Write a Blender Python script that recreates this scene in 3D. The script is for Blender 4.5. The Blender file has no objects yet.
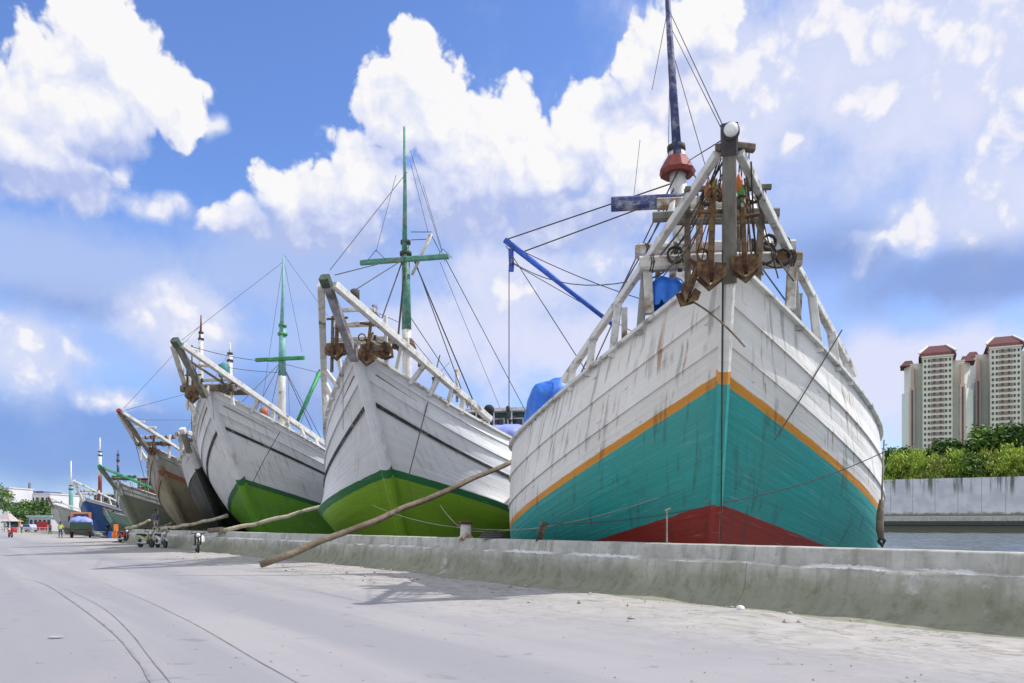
import bpy, bmesh, math, random
from mathutils import Vector, Matrix, noise as mnoise
R = math.radians
C = bpy.context.scene.collection
SC = bpy.context.scene
# ------------------------------------------------------------------ camera, sky, sun, exposure
FPX, HOR, EYE = 800.0, 524.0, 1.5
cam_d = bpy.data.cameras.new('camera'); cam = bpy.data.objects.new('camera', cam_d); C.objects.link(cam)
cam.location = (0, 0, EYE); cam.rotation_euler = (R(90), 0, 0)
cam_d.sensor_width = 36; cam_d.lens = 36 * FPX / 1024; cam_d.shift_y = (HOR - 341.5) / 1024
cam_d.clip_start = 0.1; cam_d.clip_end = 9000
SC.camera = cam
SC.cycles.max_bounces = 5; SC.cycles.diffuse_bounces = 2; SC.cycles.glossy_bounces = 2; SC.cycles.caustics_reflective = False; SC.cycles.caustics_refractive = False
SC.cycles.use_adaptive_sampling = True; SC.cycles.adaptive_threshold = 0.02
SC.view_settings.view_transform = 'Standard'; SC.view_settings.look = 'None'
SC.view_settings.exposure = 0.3; SC.view_settings.gamma = 1; SC.view_settings.use_curve_mapping = False
SUNV = Vector((0.74, 0.05, 0.97)).normalized()
SUN_EL = math.asin(SUNV.z); SUN_AZ = math.atan2(SUNV.x, SUNV.y)
sl = bpy.data.lights.new('sun', 'SUN'); sl.energy = 3.2; sl.angle = R(0.53); sl.color = (1.0, 0.965, 0.93)
so = bpy.data.objects.new('sun', sl); C.objects.link(so)
so.rotation_euler = (-SUNV).to_track_quat('-Z', 'Y').to_euler()


class NT:
    """tiny node-tree helper"""
    def __init__(s, nt): s.nt = nt
    def n(s, typ, ins=None, **kw):
        nd = s.nt.nodes.new(typ)
        for k, v in kw.items(): setattr(nd, k, v)
        if ins:
            for k, v in ins.items(): s.put(nd.inputs[k], v)
        return nd
    def put(s, sock, v):
        if isinstance(v, bpy.types.NodeSocket): s.nt.links.new(v, sock)
        else:
            if sock.type == 'RGBA' and len(v) == 3: v = (*v, 1)
            sock.default_value = v
    def m(s, op, a, b=0.0, c=0.0, clamp=False):
        nd = s.nt.nodes.new('ShaderNodeMath'); nd.operation = op; nd.use_clamp = clamp
        s.put(nd.inputs[0], a); s.put(nd.inputs[1], b); s.put(nd.inputs[2], c)
        return nd.outputs[0]
    def vm(s, op, a, b=(0, 0, 0), c=(0, 0, 0), out=0):
        nd = s.nt.nodes.new('ShaderNodeVectorMath'); nd.operation = op
        s.put(nd.inputs[0], a)
        if op == 'SCALE': s.put(nd.inputs[3], b)
        else:
            s.put(nd.inputs[1], b)
            if op == 'MULTIPLY_ADD': s.put(nd.inputs[2], c)
        return nd.outputs['Value'] if op in ('LENGTH', 'DOT_PRODUCT', 'DISTANCE') else nd.outputs[0]
    def mix(s, f, a, b, mode='MIX'):
        nd = s.nt.nodes.new('ShaderNodeMix'); nd.data_type = 'RGBA'; nd.blend_type = mode; nd.clamp_factor = True
        s.put(nd.inputs[0], f); s.put(nd.inputs[6], a); s.put(nd.inputs[7], b)
        return nd.outputs[2]
    def ss(s, x, a, b, lo=0.0, hi=1.0, kind='SMOOTHSTEP'):
        nd = s.nt.nodes.new('ShaderNodeMapRange'); nd.interpolation_type = kind
        s.put(nd.inputs[0], x); s.put(nd.inputs[1], a); s.put(nd.inputs[2], b); s.put(nd.inputs[3], lo); s.put(nd.inputs[4], hi)
        return nd.outputs[0]
    def noise(s, vec, scale, detail=4, rough=0.55, dist=0.0, col=False):
        nd = s.n('ShaderNodeTexNoise', {'Vector': vec, 'Scale': scale, 'Detail': detail, 'Roughness': rough, 'Distortion': dist})
        return nd.outputs['Color'] if col else nd.outputs['Fac']


def ae(x, y):
    X, Z = (x - 512) / FPX, (HOR - y) / FPX
    return math.atan2(X, 1), math.atan2(Z, math.hypot(X, 1))


def blobs_to(t, p, lst):
    """distance-like field of ellipses in azimuth/elevation: 1 inside -> 0 at rim -> negative"""
    acc = None
    for (x, y, rx, ry) in lst:
        a, e = ae(x, y); k = math.cos(a) ** 2
        sx, sy = FPX / (rx * k), FPX / (ry * math.cos(a))
        l = t.vm('LENGTH', t.vm('MULTIPLY_ADD', p, (sx, sy, 0), (-a * sx, -e * sy, 0)))
        acc = l if acc is None else t.m('SMOOTH_MIN', acc, l, 0.22)
    return t.m('SUBTRACT', 1.0, acc)


CUMULUS = [(100, 38, 50, 44), (60, 72, 56, 46), (140, 80, 48, 42), (172, 104, 38, 32), (25, 112, 62, 55), (90, 118, 80, 52),
           (40, 165, 80, 42), (75, 186, 50, 24),
           (416, 68, 36, 36), (398, 108, 50, 46), (440, 115, 52, 50), (368, 180, 54, 48), (500, 140, 54, 50), (545, 165, 64, 52),
           (590, 128, 42, 40), (630, 150, 40, 42), (470, 195, 84, 56), (300, 206, 54, 36), (246, 224, 42, 22), (335, 224, 84, 38),
           (620, 195, 56, 50), (560, 215, 76, 38), (640, 60, 34, 28), (690, 34, 58, 44)]
SOFT = [(158, 205, 48, 14), (215, 120, 16, 12), (735, 75, 100, 74), (785, 142, 40, 20), (960, 20, 100, 66), (1005, 110, 44, 100), (925, 222, 62, 30), (988, 195, 38, 44), (885, 246, 56, 16),
        (850, 25, 95, 50), (880, 95, 60, 36), (660, 100, 60, 50), (24, 345, 72, 22), (16, 372, 84, 26), (70, 360, 36, 16),
        (176, 305, 38, 28), (155, 330, 44, 26), (204, 325, 36, 22), (110, 398, 44, 16), (530, 290, 60, 30), (600, 270, 50, 30)]
UNDER = [(30, 188, 120, 30), (120, 152, 60, 20), (330, 245, 160, 40), (470, 235, 140, 52), (600, 235, 100, 44), (560, 205, 50, 22), (700, 95, 60, 34)]
VEIL = [(880, 130, 380, 240), (560, 300, 280, 130), (330, 275, 250, 65), (100, 268, 200, 52), (40, 350, 140, 70), (920, 370, 240, 85),
        (380, 350, 220, 90), (190, 330, 130, 75)]
PALE = [(965, 350, 140, 30), (1010, 395, 100, 55), (870, 390, 80, 66), (530, 285, 100, 55), (560, 350, 130, 70), (440, 330, 80, 50), (960, 60, 190, 150), (860, 60, 120, 90), (720, 100, 130, 100), (1000, 190, 90, 60), (20, 350, 90, 40), (180, 320, 70, 45)]
DARK = [(940, 278, 150, 42), (830, 255, 100, 40), (1020, 275, 70, 34)]
BANK = [(80, 440, 330, 70), (300, 400, 160, 50), (90, 300, 110, 24)]

w = bpy.data.worlds.new('World'); SC.world = w; w.use_nodes = True
nt = w.node_tree; nt.nodes.clear(); t = NT(nt)
sky = t.n('ShaderNodeTexSky', sky_type='NISHITA', sun_disc=False, sun_elevation=SUN_EL, sun_rotation=SUN_AZ, altitude=0,
          air_density=1.0, dust_density=0.6, ozone_density=2.0)
gen = t.n('ShaderNodeTexCoord').outputs['Generated']
dirv = t.vm('NORMALIZE', gen)


s3 = t.n('ShaderNodeSeparateXYZ', {0: dirv})
AZ = t.m('ARCTAN2', s3.outputs[0], s3.outputs[1])
EL = t.m('ARCSINE', s3.outputs[2])
P0 = t.n('ShaderNodeCombineXYZ', {0: AZ, 1: EL, 2: 0.0}).outputs[0]


def n2(vec, scale, detail, rough, col=False, dist=0.0):
    nd = t.n('ShaderNodeTexNoise', {'Scale': scale, 'Detail': detail, 'Roughness': rough, 'Distortion': dist}, noise_dimensions='2D')
    t.put(nd.inputs['Vector'], vec); return nd.outputs['Color'] if col else nd.outputs['Fac']


F0 = t.m('SUBTRACT', n2(P0, 9, 5, 0.6), 0.5)
wob = t.vm('SUBTRACT', n2(P0, 16, 2, 0.5, True), (0.5, 0.5, 0.5))
PW = t.vm('ADD', P0, t.vm('SCALE', wob, 0.05))
SHAPE = blobs_to(t, PW, CUMULUS)
UP = blobs_to(t, t.vm('ADD', PW, (0.022, 0.048, 0)), CUMULUS)


def billow(vec):
    vor = t.n('ShaderNodeTexVoronoi', {'Scale': 24.0, 'Detail': 3.0, 'Roughness': 0.5, 'Lacunarity': 2.1}, feature='F1', voronoi_dimensions='2D')
    t.put(vor.inputs['Vector'], t.vm('ADD', vec, t.vm('SCALE', wob, 0.03)))
    return t.m('ADD', t.m('MULTIPLY', t.m('SUBTRACT', 0.40, vor.outputs['Distance']), 0.72), t.m('MULTIPLY', t.m('SUBTRACT', n2(vec, 30, 6, 0.58), 0.5), 0.55))


N0 = billow(P0); N1 = billow(t.vm('ADD', P0, (0.005, 0.012, 0)))
UND = t.ss(t.m('ADD', blobs_to(t, PW, UNDER), t.m('MULTIPLY', F0, 0.8)), -0.25, 0.55)
D0 = t.m('ADD', t.m('ADD', SHAPE, 0.20), t.m('MULTIPLY', N0, 0.60))
SO = t.m('ADD', blobs_to(t, PW, SOFT), t.m('ADD', t.m('MULTIPLY', N0, 0.8), t.m('MULTIPLY', F0, 1.0)))
K = 10.0 / 2 ** 0.3                                   # background strength 0.1, view exposure
col = sky.outputs[0]
col = t.mix(1.0, col, (1.05, 1.24, 1.72), 'MULTIPLY')
bank = t.ss(t.m('ADD', blobs_to(t, P0, BANK), t.m('MULTIPLY', F0, 0.5)), -0.2, 0.7)
col = t.mix(t.m('MULTIPLY', bank, 0.8), col, (0.17 * K, 0.29 * K, 0.66 * K))
veil = t.ss(t.m('ADD', blobs_to(t, P0, VEIL), t.m('MULTIPLY', F0, 1.3)), -0.2, 0.75)
col = t.mix(t.m('MULTIPLY', veil, 0.80), col, (0.465 * K, 0.575 * K, 0.88 * K))
pale = t.ss(t.m('ADD', blobs_to(t, P0, PALE), t.m('MULTIPLY', F0, 1.5)), -0.1, 0.7)
col = t.mix(t.m('MULTIPLY', pale, 0.8), col, (0.80 * K, 0.81 * K, 0.97 * K))
dark = t.ss(t.m('ADD', blobs_to(t, P0, DARK), t.m('MULTIPLY', F0, 1.1)), -0.1, 0.85)
col = t.mix(t.m('MULTIPLY', dark, 0.85), col, (0.24 * K, 0.355 * K, 0.70 * K))
# bright cumulus added out of view overhead and behind the camera as fill light
aaz = t.m('ABSOLUTE', AZ)
outv = t.m('MAXIMUM', t.ss(aaz, 0.70, 0.95), t.ss(EL, 0.68, 0.85))
oth = t.ss(t.noise(dirv, 2.6, 5, 0.6), 0.38, 0.56)
col = t.mix(t.m('MULTIPLY', t.m('MULTIPLY', oth, outv), t.ss(EL, -0.02, 0.1)), col, (1.12 * K, 1.11 * K, 1.12 * K))
soft = t.ss(SO, -0.45, 0.62)
scol = t.mix(t.ss(t.m('ADD', SO, t.m('MULTIPLY', N0, 0.6)), 0.0, 0.7), (0.63 * K, 0.70 * K, 0.93 * K), (0.95 * K, 0.93 * K, 0.97 * K))
col = t.mix(t.m('MULTIPLY', soft, 0.9), col, scol)
hi = t.m('ADD', 0.19, t.m('MULTIPLY', UND, 0.36))
nd = t.n('ShaderNodeMapRange', interpolation_type='SMOOTHSTEP'); t.put(nd.inputs[0], D0); t.put(nd.inputs[1], -0.02); t.put(nd.inputs[2], hi); mask = nd.outputs[0]
lit = t.m('ADD', 0.80, t.m('MULTIPLY', t.m('SUBTRACT', SHAPE, UP), 0.40))
lit = t.m('ADD', lit, t.m('MULTIPLY', t.m('SUBTRACT', N0, N1), 0.42))
lit = t.m('ADD', lit, t.m('MULTIPLY', N0, 0.20))
lit = t.m('SUBTRACT', lit, t.m('MULTIPLY', UND, 0.56))
lit = t.ss(lit, 0.14, 0.92, kind='LINEAR')
cc = t.mix(t.ss(lit, 0.0, 0.5, kind='LINEAR'), (0.46 * K, 0.54 * K, 0.84 * K), (0.70 * K, 0.745 * K, 0.94 * K))
cc = t.mix(t.ss(lit, 0.5, 1.0, kind='LINEAR'), cc, (0.97 * K, 0.96 * K, 0.965 * K))
col = t.mix(t.m('MULTIPLY', mask, 0.98), col, cc)
bg = t.n('ShaderNodeBackground', {'Color': col, 'Strength': 0.1})
t.n('ShaderNodeOutputWorld', {'Surface': bg.outputs[0]})


# ------------------------------------------------------------------ helpers
def at(x, y, Y):
    return Vector(((x - 512) / FPX * Y, Y, EYE + (HOR - y) / FPX * Y))


def on_ground(x, y, z=0.0):
    Y = (EYE - z) * FPX / (y - HOR)
    return Vector(((x - 512) / FPX * Y, Y, z))


class MB:
    def __init__(s): s.v = []; s.f = []; s.uv = {}
    def add(s, vs, fs, uvs=None):
        b = len(s.v); s.v += [tuple(v) for v in vs]
        for i, f in enumerate(fs):
            if uvs: s.uv[len(s.f)] = [uvs[j] for j in f]
            s.f.append(tuple(j + b for j in f))
        return s
    def box(s, c, size, rot=None):
        c = Vector(c); hx, hy, hz = (k / 2 for k in size)
        M = rot if isinstance(rot, Matrix) else (Matrix.Rotation(rot, 3, 'Z') if rot else Matrix.Identity(3))
        vs = [c + M @ Vector((x * hx, y * hy, z * hz)) for z in (-1, 1) for y in (-1, 1) for x in (-1, 1)]
        return s.add(vs, [(0, 2, 3, 1), (4, 5, 7, 6), (0, 1, 5, 4), (2, 6, 7, 3), (0, 4, 6, 2), (1, 3, 7, 5)])
    def frames(s, pts, up):
        fr = []
        for i, p in enumerate(pts):
            a = pts[max(i - 1, 0)]; b = pts[min(i + 1, len(pts) - 1)]
            d = (b - a).normalized(); u = Vector(up)
            if abs(d.dot(u)) > 0.97: u = Vector((0, 1, 0)) if abs(d.y) < .9 else Vector((1, 0, 0))
            x = d.cross(u).normalized(); z = x.cross(d).normalized(); fr.append((x, z))
        return fr
    def beam(s, pts, wd, ht, up=(0, 0, 1), taper=1.0, bev=0.18):
        """chamfered rectangular bar along a polyline"""
        pts = [Vector(p) for p in pts]; fr = s.frames(pts, up); n = len(pts); vs = []; fs = []
        for i, p in enumerate(pts):
            k = 1 + (taper - 1) * i / max(n - 1, 1); x, z = fr[i]; a, b = wd / 2 * k, ht / 2 * k; c = bev * min(a, b)
            for (u, v) in ((-a + c, -b), (a - c, -b), (a, -b + c), (a, b - c), (a - c, b), (-a + c, b), (-a, b - c), (-a, -b + c)):
                vs.append(p + x * u + z * v)
        for i in range(n - 1):
            for j in range(8): fs.append((i * 8 + j, i * 8 + (j + 1) % 8, i * 8 + 8 + (j + 1) % 8, i * 8 + 8 + j))
        fs.append(tuple(range(7, -1, -1))); fs.append(tuple((n - 1) * 8 + j for j in range(8)))
        return s.add(vs, fs)
    def tube(s, pts, r, sides=8, r2=None, wob=0.0, seed=0):
        pts = [Vector(p) for p in pts]; fr = s.frames(pts, (0, 0, 1)); n = len(pts); vs = []; fs = []; rnd = random.Random(seed)
        rs = r if isinstance(r, (list, tuple)) else [r + ((r2 if r2 is not None else r) - r) * i / max(n - 1, 1) for i in range(n)]
        for i, p in enumerate(pts):
            x, z = fr[i]; k = 1 + (rnd.random() - .5) * wob
            for j in range(sides):
                a = 2 * math.pi * j / sides; vs.append(p + (x * math.cos(a) + z * math.sin(a)) * rs[i] * k)
        for i in range(n - 1):
            for j in range(sides): fs.append((i * sides + j, i * sides + (j + 1) % sides, (i + 1) * sides + (j + 1) % sides, (i + 1) * sides + j))
        fs.append(tuple(range(sides - 1, -1, -1))); fs.append(tuple((n - 1) * sides + j for j in range(sides)))
        return s.add(vs, fs)
    def lathe(s, c, prof, sides=16, axis='Z'):
        c = Vector(c); vs = []; fs = []; n = len(prof)
        for (r, h) in prof:
            for j in range(sides):
                a = 2 * math.pi * j / sides; p = (r * math.cos(a), r * math.sin(a), h)
                if axis == 'X': p = (h, p[0], p[1])
                if axis == 'Y': p = (p[0], h, p[1])
                vs.append(c + Vector(p))
        for i in range(n - 1):
            for j in range(sides): fs.append((i * sides + j, i * sides + (j + 1) % sides, (i + 1) * sides + (j + 1) % sides, (i + 1) * sides + j))
        fs.append(tuple(range(sides - 1, -1, -1))); fs.append(tuple((n - 1) * sides + j for j in range(sides)))
        return s.add(vs, fs)
    def prism(s, poly, a, b, axis='Y'):
        n = len(poly); vs = []
        for h in (a, b):
            for (u, v) in poly: vs.append((u, h, v) if axis == 'Y' else ((h, u, v) if axis == 'X' else (u, v, h)))
        return s.add(vs, [tuple(range(n)), tuple(range(2 * n - 1, n - 1, -1))] + [(i, i + n, (i + 1) % n + n, (i + 1) % n) for i in range(n)])
    def build(s, name, mat, parent=None, smooth=False, fixn=True):
        me = bpy.data.meshes.new(name); me.from_pydata(s.v, [], s.f)
        if s.uv:
            ul = me.uv_layers.new(name='UVMap')
            for p in me.polygons:
                if p.index in s.uv:
                    for k, li in enumerate(p.loop_indices): ul.data[li].uv = s.uv[p.index][k]
        if fixn:
            bm = bmesh.new(); bm.from_mesh(me); bmesh.ops.recalc_face_normals(bm, faces=bm.faces); bm.to_mesh(me); bm.free()
        if smooth: me.polygons.foreach_set('use_smooth', [True] * len(me.polygons))
        me.materials.append(mat)
        o = bpy.data.objects.new(name, me); C.objects.link(o)
        if parent: o.parent = parent
        return o


def tag(o, label=None, cat=None, group=None, kind=None):
    if label: o['label'] = label
    if cat: o['category'] = cat
    if group: o['group'] = group
    if kind: o['kind'] = kind
    return o


def empty(name, loc, rz=0.0, label=None, cat=None, group=None):
    o = bpy.data.objects.new(name, None); C.objects.link(o); o.location = loc; o.rotation_euler = (0, 0, rz); o.empty_display_size = .3
    return tag(o, label, cat, group)


def copy_tree(o, parent=None):
    c = o.copy(); C.objects.link(c)
    if parent: c.parent = parent
    for ch in list(o.children): copy_tree(ch, c)
    return c


# ------------------------------------------------------------------ materials
MATS = {}


def newmat(name):
    m = bpy.data.materials.new(name); m.use_nodes = True; nt = m.node_tree; nt.nodes.clear(); t = NT(nt)
    b = t.n('ShaderNodeBsdfPrincipled'); t.n('ShaderNodeOutputMaterial', {'Surface': b.outputs[0]})
    return m, t, b


def mat(name, colour, rough=0.7, var=0.25, scale=3.0, bump=0.15, metal=0.0, grime=None, gscale=1.2, gamt=0.0, stretch=(1, 1, 1), trans=0.0):
    """weathered surface: base colour broken up by noise, patches of a grime colour, light bump"""
    if name in MATS: return MATS[name]
    m, t, b = newmat(name); oc = t.n('ShaderNodeTexCoord').outputs['Object']
    oc = t.vm('MULTIPLY', oc, stretch)
    n1 = t.noise(oc, scale, 6, 0.6)
    c = t.mix(t.ss(n1, 0.3, 0.7), tuple(k * (1 - var) for k in colour), tuple(min(1, k * (1 + var * .6)) for k in colour))
    if gamt > 0:
        g = t.noise(oc, gscale, 8, 0.68)
        c = t.mix(t.ss(g, 0.62 - .3 * gamt, 0.74 - .2 * gamt), c, grime)
    t.put(b.inputs['Base Color'], c); b.inputs['Roughness'].default_value = rough; b.inputs['Metallic'].default_value = metal
    if bump: t.put(b.inputs['Normal'], t.n('ShaderNodeBump', {'Strength': bump, 'Distance': 0.05, 'Height': t.noise(oc, scale * 5, 5, 0.6)}).outputs[0])
    MATS[name] = m; return m


def hull_mat(name, bands, rust=0.5, grime=0.5, scuff=0.4, white_from=None, rustcol=(0.33, 0.16, 0.05), grimecol=(0.16, 0.15, 0.11)):
    """bands: [(top z at the stem, colour), ...] ascending, the last one open; UV = metres aft of the stem, metres up the stem"""
    m, t, b = newmat(name)
    uv = t.n('ShaderNodeTexCoord').outputs['UV']; oc = t.n('ShaderNodeTexCoord').outputs['Object']
    s = t.n('ShaderNodeSeparateXYZ', {0: uv}); u, v = s.outputs[0], s.outputs[1]
    wb = t.m('MULTIPLY', t.m('SUBTRACT', t.noise(oc, 2.2, 5, 0.6), 0.5), 0.10)
    vv = t.m('ADD', v, wb)
    c = bands[0][1]
    for i in range(len(bands) - 1):
        e = bands[i][0]; c = t.mix(t.ss(vv, e - 0.012, e + 0.012), c, bands[i + 1][1])
    # uneven repainting, plank by plank and cloudy
    br = t.n('ShaderNodeTexBrick', {'Vector': uv, 'Color1': (0.82, 0.82, 0.82, 1), 'Color2': (1.06, 1.06, 1.06, 1), 'Mortar': (0.9, .9, .9, 1), 'Scale': 1.0,
                                    'Mortar Size': 0.008, 'Mortar Smooth': 0.6, 'Brick Width': 5.3, 'Row Height': 0.21})
    c = t.mix(0.3, c, t.mix(1.0, c, br.outputs['Color'], 'MULTIPLY'))
    cl = t.noise(oc, 0.55, 6, 0.62)
    c = t.mix(t.ss(cl, 0.3, 0.72, 0.0, 0.30 * grime), c, grimecol)
    seam = t.ss(br.outputs['Fac'], 0.2, 0.9)
    c = t.mix(t.m('MULTIPLY', seam, 0.06), c, (0.10, 0.09, 0.07))
    # runs of rust and dirt down the side
    r1 = t.noise(t.vm('MULTIPLY', uv, (7.5, 0.5, 1)), 1.0, 4, 0.6, 0.25)
    gate = t.ss(t.noise(oc, 0.7, 3, 0.5), 0.44, 0.58)
    rm = t.m('MULTIPLY', t.ss(r1, 0.57, 0.66), gate)
    wmask = t.ss(vv, (white_from or 0) - .05, (white_from or 0) + .25) if white_from is not None else 1.0
    rm2 = t.m('MULTIPLY', t.m('MULTIPLY', rm, wmask), rust)
    c = t.mix(rm2, c, rustcol)
    r2 = t.noise(t.vm('MULTIPLY', uv, (6.5, 0.5, 1)), 1.0, 4, 0.6, 0.2)
    c = t.mix(t.m('MULTIPLY', t.m('MULTIPLY', t.ss(r2, 0.545, 0.63), t.ss(t.noise(oc, 0.6, 2), 0.42, 0.54)), 0.7 * scuff), c, (0.055, 0.06, 0.04))
    # chipped paint showing old timber
    ch = t.noise(t.vm('MULTIPLY', uv, (1.5, 4.5, 1)), 1.6, 9, 0.72)
    c = t.mix(t.m('MULTIPLY', t.ss(ch, 0.615, 0.65), scuff), c, (0.13, 0.12, 0.09))
    sc_ = t.noise(t.vm('MULTIPLY', uv, (0.9, 9.0, 1)), 1.3, 5, 0.65, 0.4)
    c = t.mix(t.m('MULTIPLY', t.ss(sc_, 0.60, 0.68), 0.32), c, t.mix(0.55, c, (0.62, 0.62, 0.58)))
    t.put(b.inputs['Base Color'], c)
    t.put(b.inputs['Roughness'], t.ss(cl, 0.2, 0.8, 0.38, 0.62))
    pl = t.noise(t.vm('MULTIPLY', uv, (0.55, 4.6, 1)), 1.0, 3, 0.55)
    fine = t.noise(t.vm('MULTIPLY', uv, (3.0, 14.0, 1)), 1.0, 5, 0.6)
    h = t.m('ADD', t.m('MULTIPLY', pl, 1.0), t.m('MULTIPLY', seam, -0.05)); h = t.m('ADD', h, t.m('MULTIPLY', fine, 0.16))
    t.put(b.inputs['Normal'], t.n('ShaderNodeBump', {'Strength': 0.6, 'Distance': 0.04, 'Height': h}).outputs[0])
    return m


WHITE = (0.84, 0.82, 0.77)
M_white = mat('white painted timber', (0.68, 0.67, 0.63), 0.55, 0.14, 4, 0.3, grime=(0.22, 0.19, 0.14), gscale=1.9, gamt=0.35)
M_logwhite = mat('peeling white log', (0.62, 0.61, 0.56), 0.65, 0.2, 3, 0.5, grime=(0.24, 0.13, 0.05), gscale=1.4, gamt=0.55)
M_stem = mat('weathered grey stem timber', (0.20, 0.185, 0.155), 0.65, 0.2, 3, 0.4, grime=(0.12, 0.11, 0.07), gscale=1.8, gamt=0.55, stretch=(1.5, 1.5, .45))
M_oldwood = mat('old brown timber', (0.21, 0.165, 0.115), 0.8, 0.35, 4, 0.5, grime=(0.07, 0.055, 0.04), gscale=2.2, gamt=0.5)
M_pole = mat('bleached pole', (0.21, 0.165, 0.115), 0.8, 0.3, 5, 0.5, grime=(0.12, 0.09, 0.055), gscale=1.3, gamt=0.5)
M_polepale = mat('pale plank', (0.52, 0.47, 0.33), 0.8, 0.25, 5, 0.4, grime=(0.2, 0.16, 0.1), gscale=1.3, gamt=0.4)
M_rust = mat('rusty iron', (0.115, 0.055, 0.028), 0.9, 0.5, 6, 0.6, grime=(0.20, 0.13, 0.05), gscale=3, gamt=0.6)
M_rope = mat('weathered rope', (0.075, 0.07, 0.065), 0.9, 0.3, 20, 0.3)
M_ropelight = mat('pale rope', (0.30, 0.27, 0.22), 0.9, 0.3, 20, 0.3)
M_wire = mat('thin wire', (0.13, 0.13, 0.16), 0.6, 0.2, 20, 0.0)
M_green = mat('green mast paint', (0.10, 0.30, 0.22), 0.55, 0.3, 4, 0.2, grime=(0.25, 0.3, 0.25), gscale=2, gamt=0.35)
M_headg = mat('mossy bow head', (0.075, 0.12, 0.085), 0.8, 0.4, 6, 0.4, grime=(0.05, 0.045, 0.04), gscale=3, gamt=0.5)
M_teal = mat('pale teal mast paint', (0.20, 0.46, 0.42), 0.55, 0.2, 4, 0.2, grime=(0.3, 0.4, 0.35), gscale=2, gamt=0.3)
M_brightgreen = mat('bright green paint', (0.035, 0.29, 0.10), 0.5, 0.3, 4, 0.2, grime=(0.2, 0.3, 0.2), gscale=2, gamt=0.3)
M_blue = mat('blue painted steel', (0.03, 0.13, 0.62), 0.45, 0.25, 4, 0.15, grime=(0.02, 0.06, 0.3), gscale=2.5, gamt=0.4)
M_navy = mat('faded navy paint', (0.05, 0.065, 0.19), 0.6, 0.35, 4, 0.3, grime=(0.35, 0.35, 0.42), gscale=2.5, gamt=0.4)
M_red = mat('dull red paint', (0.24, 0.035, 0.025), 0.6, 0.3, 4, 0.3, grime=(0.15, 0.05, 0.03), gscale=2.5, gamt=0.4)
M_tarp = mat('blue tarpaulin', (0.02, 0.17, 0.72), 0.42, 0.25, 2.5, 0.25, grime=(0.05, 0.26, 0.75), gscale=1.5, gamt=0.45)
M_tarppale = mat('pale blue tarpaulin', (0.24, 0.30, 0.72), 0.6, 0.25, 2.5, 0.25, grime=(0.4, 0.44, 0.75), gscale=1.5, gamt=0.45)
M_black = mat('black rubber', (0.02, 0.02, 0.02), 0.8, 0.3, 5, 0.1)
M_darkline = mat('black painted strake', (0.03, 0.033, 0.03), 0.6, 0.4, 3, 0.3, grime=(0.2, 0.2, 0.17), gscale=1.5, gamt=0.3)
M_glass = mat('dark glass', (0.03, 0.04, 0.05), 0.12, 0.2, 2, 0.0)
M_deck = mat('deck planks', (0.27, 0.23, 0.17), 0.85, 0.3, 3, 0.4)
M_orange = mat('orange plastic', (0.75, 0.22, 0.04), 0.55, 0.2, 4, 0.1)
M_yellow = mat('yellow plastic', (0.62, 0.50, 0.07), 0.55, 0.2, 4, 0.1)
M_chrome = mat('bare metal', (0.45, 0.45, 0.45), 0.35, 0.2, 8, 0.05, metal=0.8)
M_skin = mat('skin', (0.24, 0.13, 0.08), 0.6, 0.1, 8, 0.0)
M_hair = mat('black hair', (0.015, 0.012, 0.01), 0.7, 0.2, 8, 0.0)
M_lamp = mat('white enamel', (0.8, 0.8, 0.78), 0.35, 0.08, 6, 0.05)


def paint(name, c, rough=0.6): return mat(name, c, rough, 0.2, 4, 0.15, grime=tuple(k * .5 for k in c), gscale=2, gamt=0.3)


# ------------------------------------------------------------------ the quay line
QA = Vector((7.25, 11.3, 0)); QD = Vector((-0.582, 0.813, 0)); QN = Vector((-0.813, -0.582, 0))     # QN points to the land
def quay(t_, off=0.0, z=0.0): return QA + QD * t_ + QN * off + Vector((0, 0, z))
rnd = random.Random(5)


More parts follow.
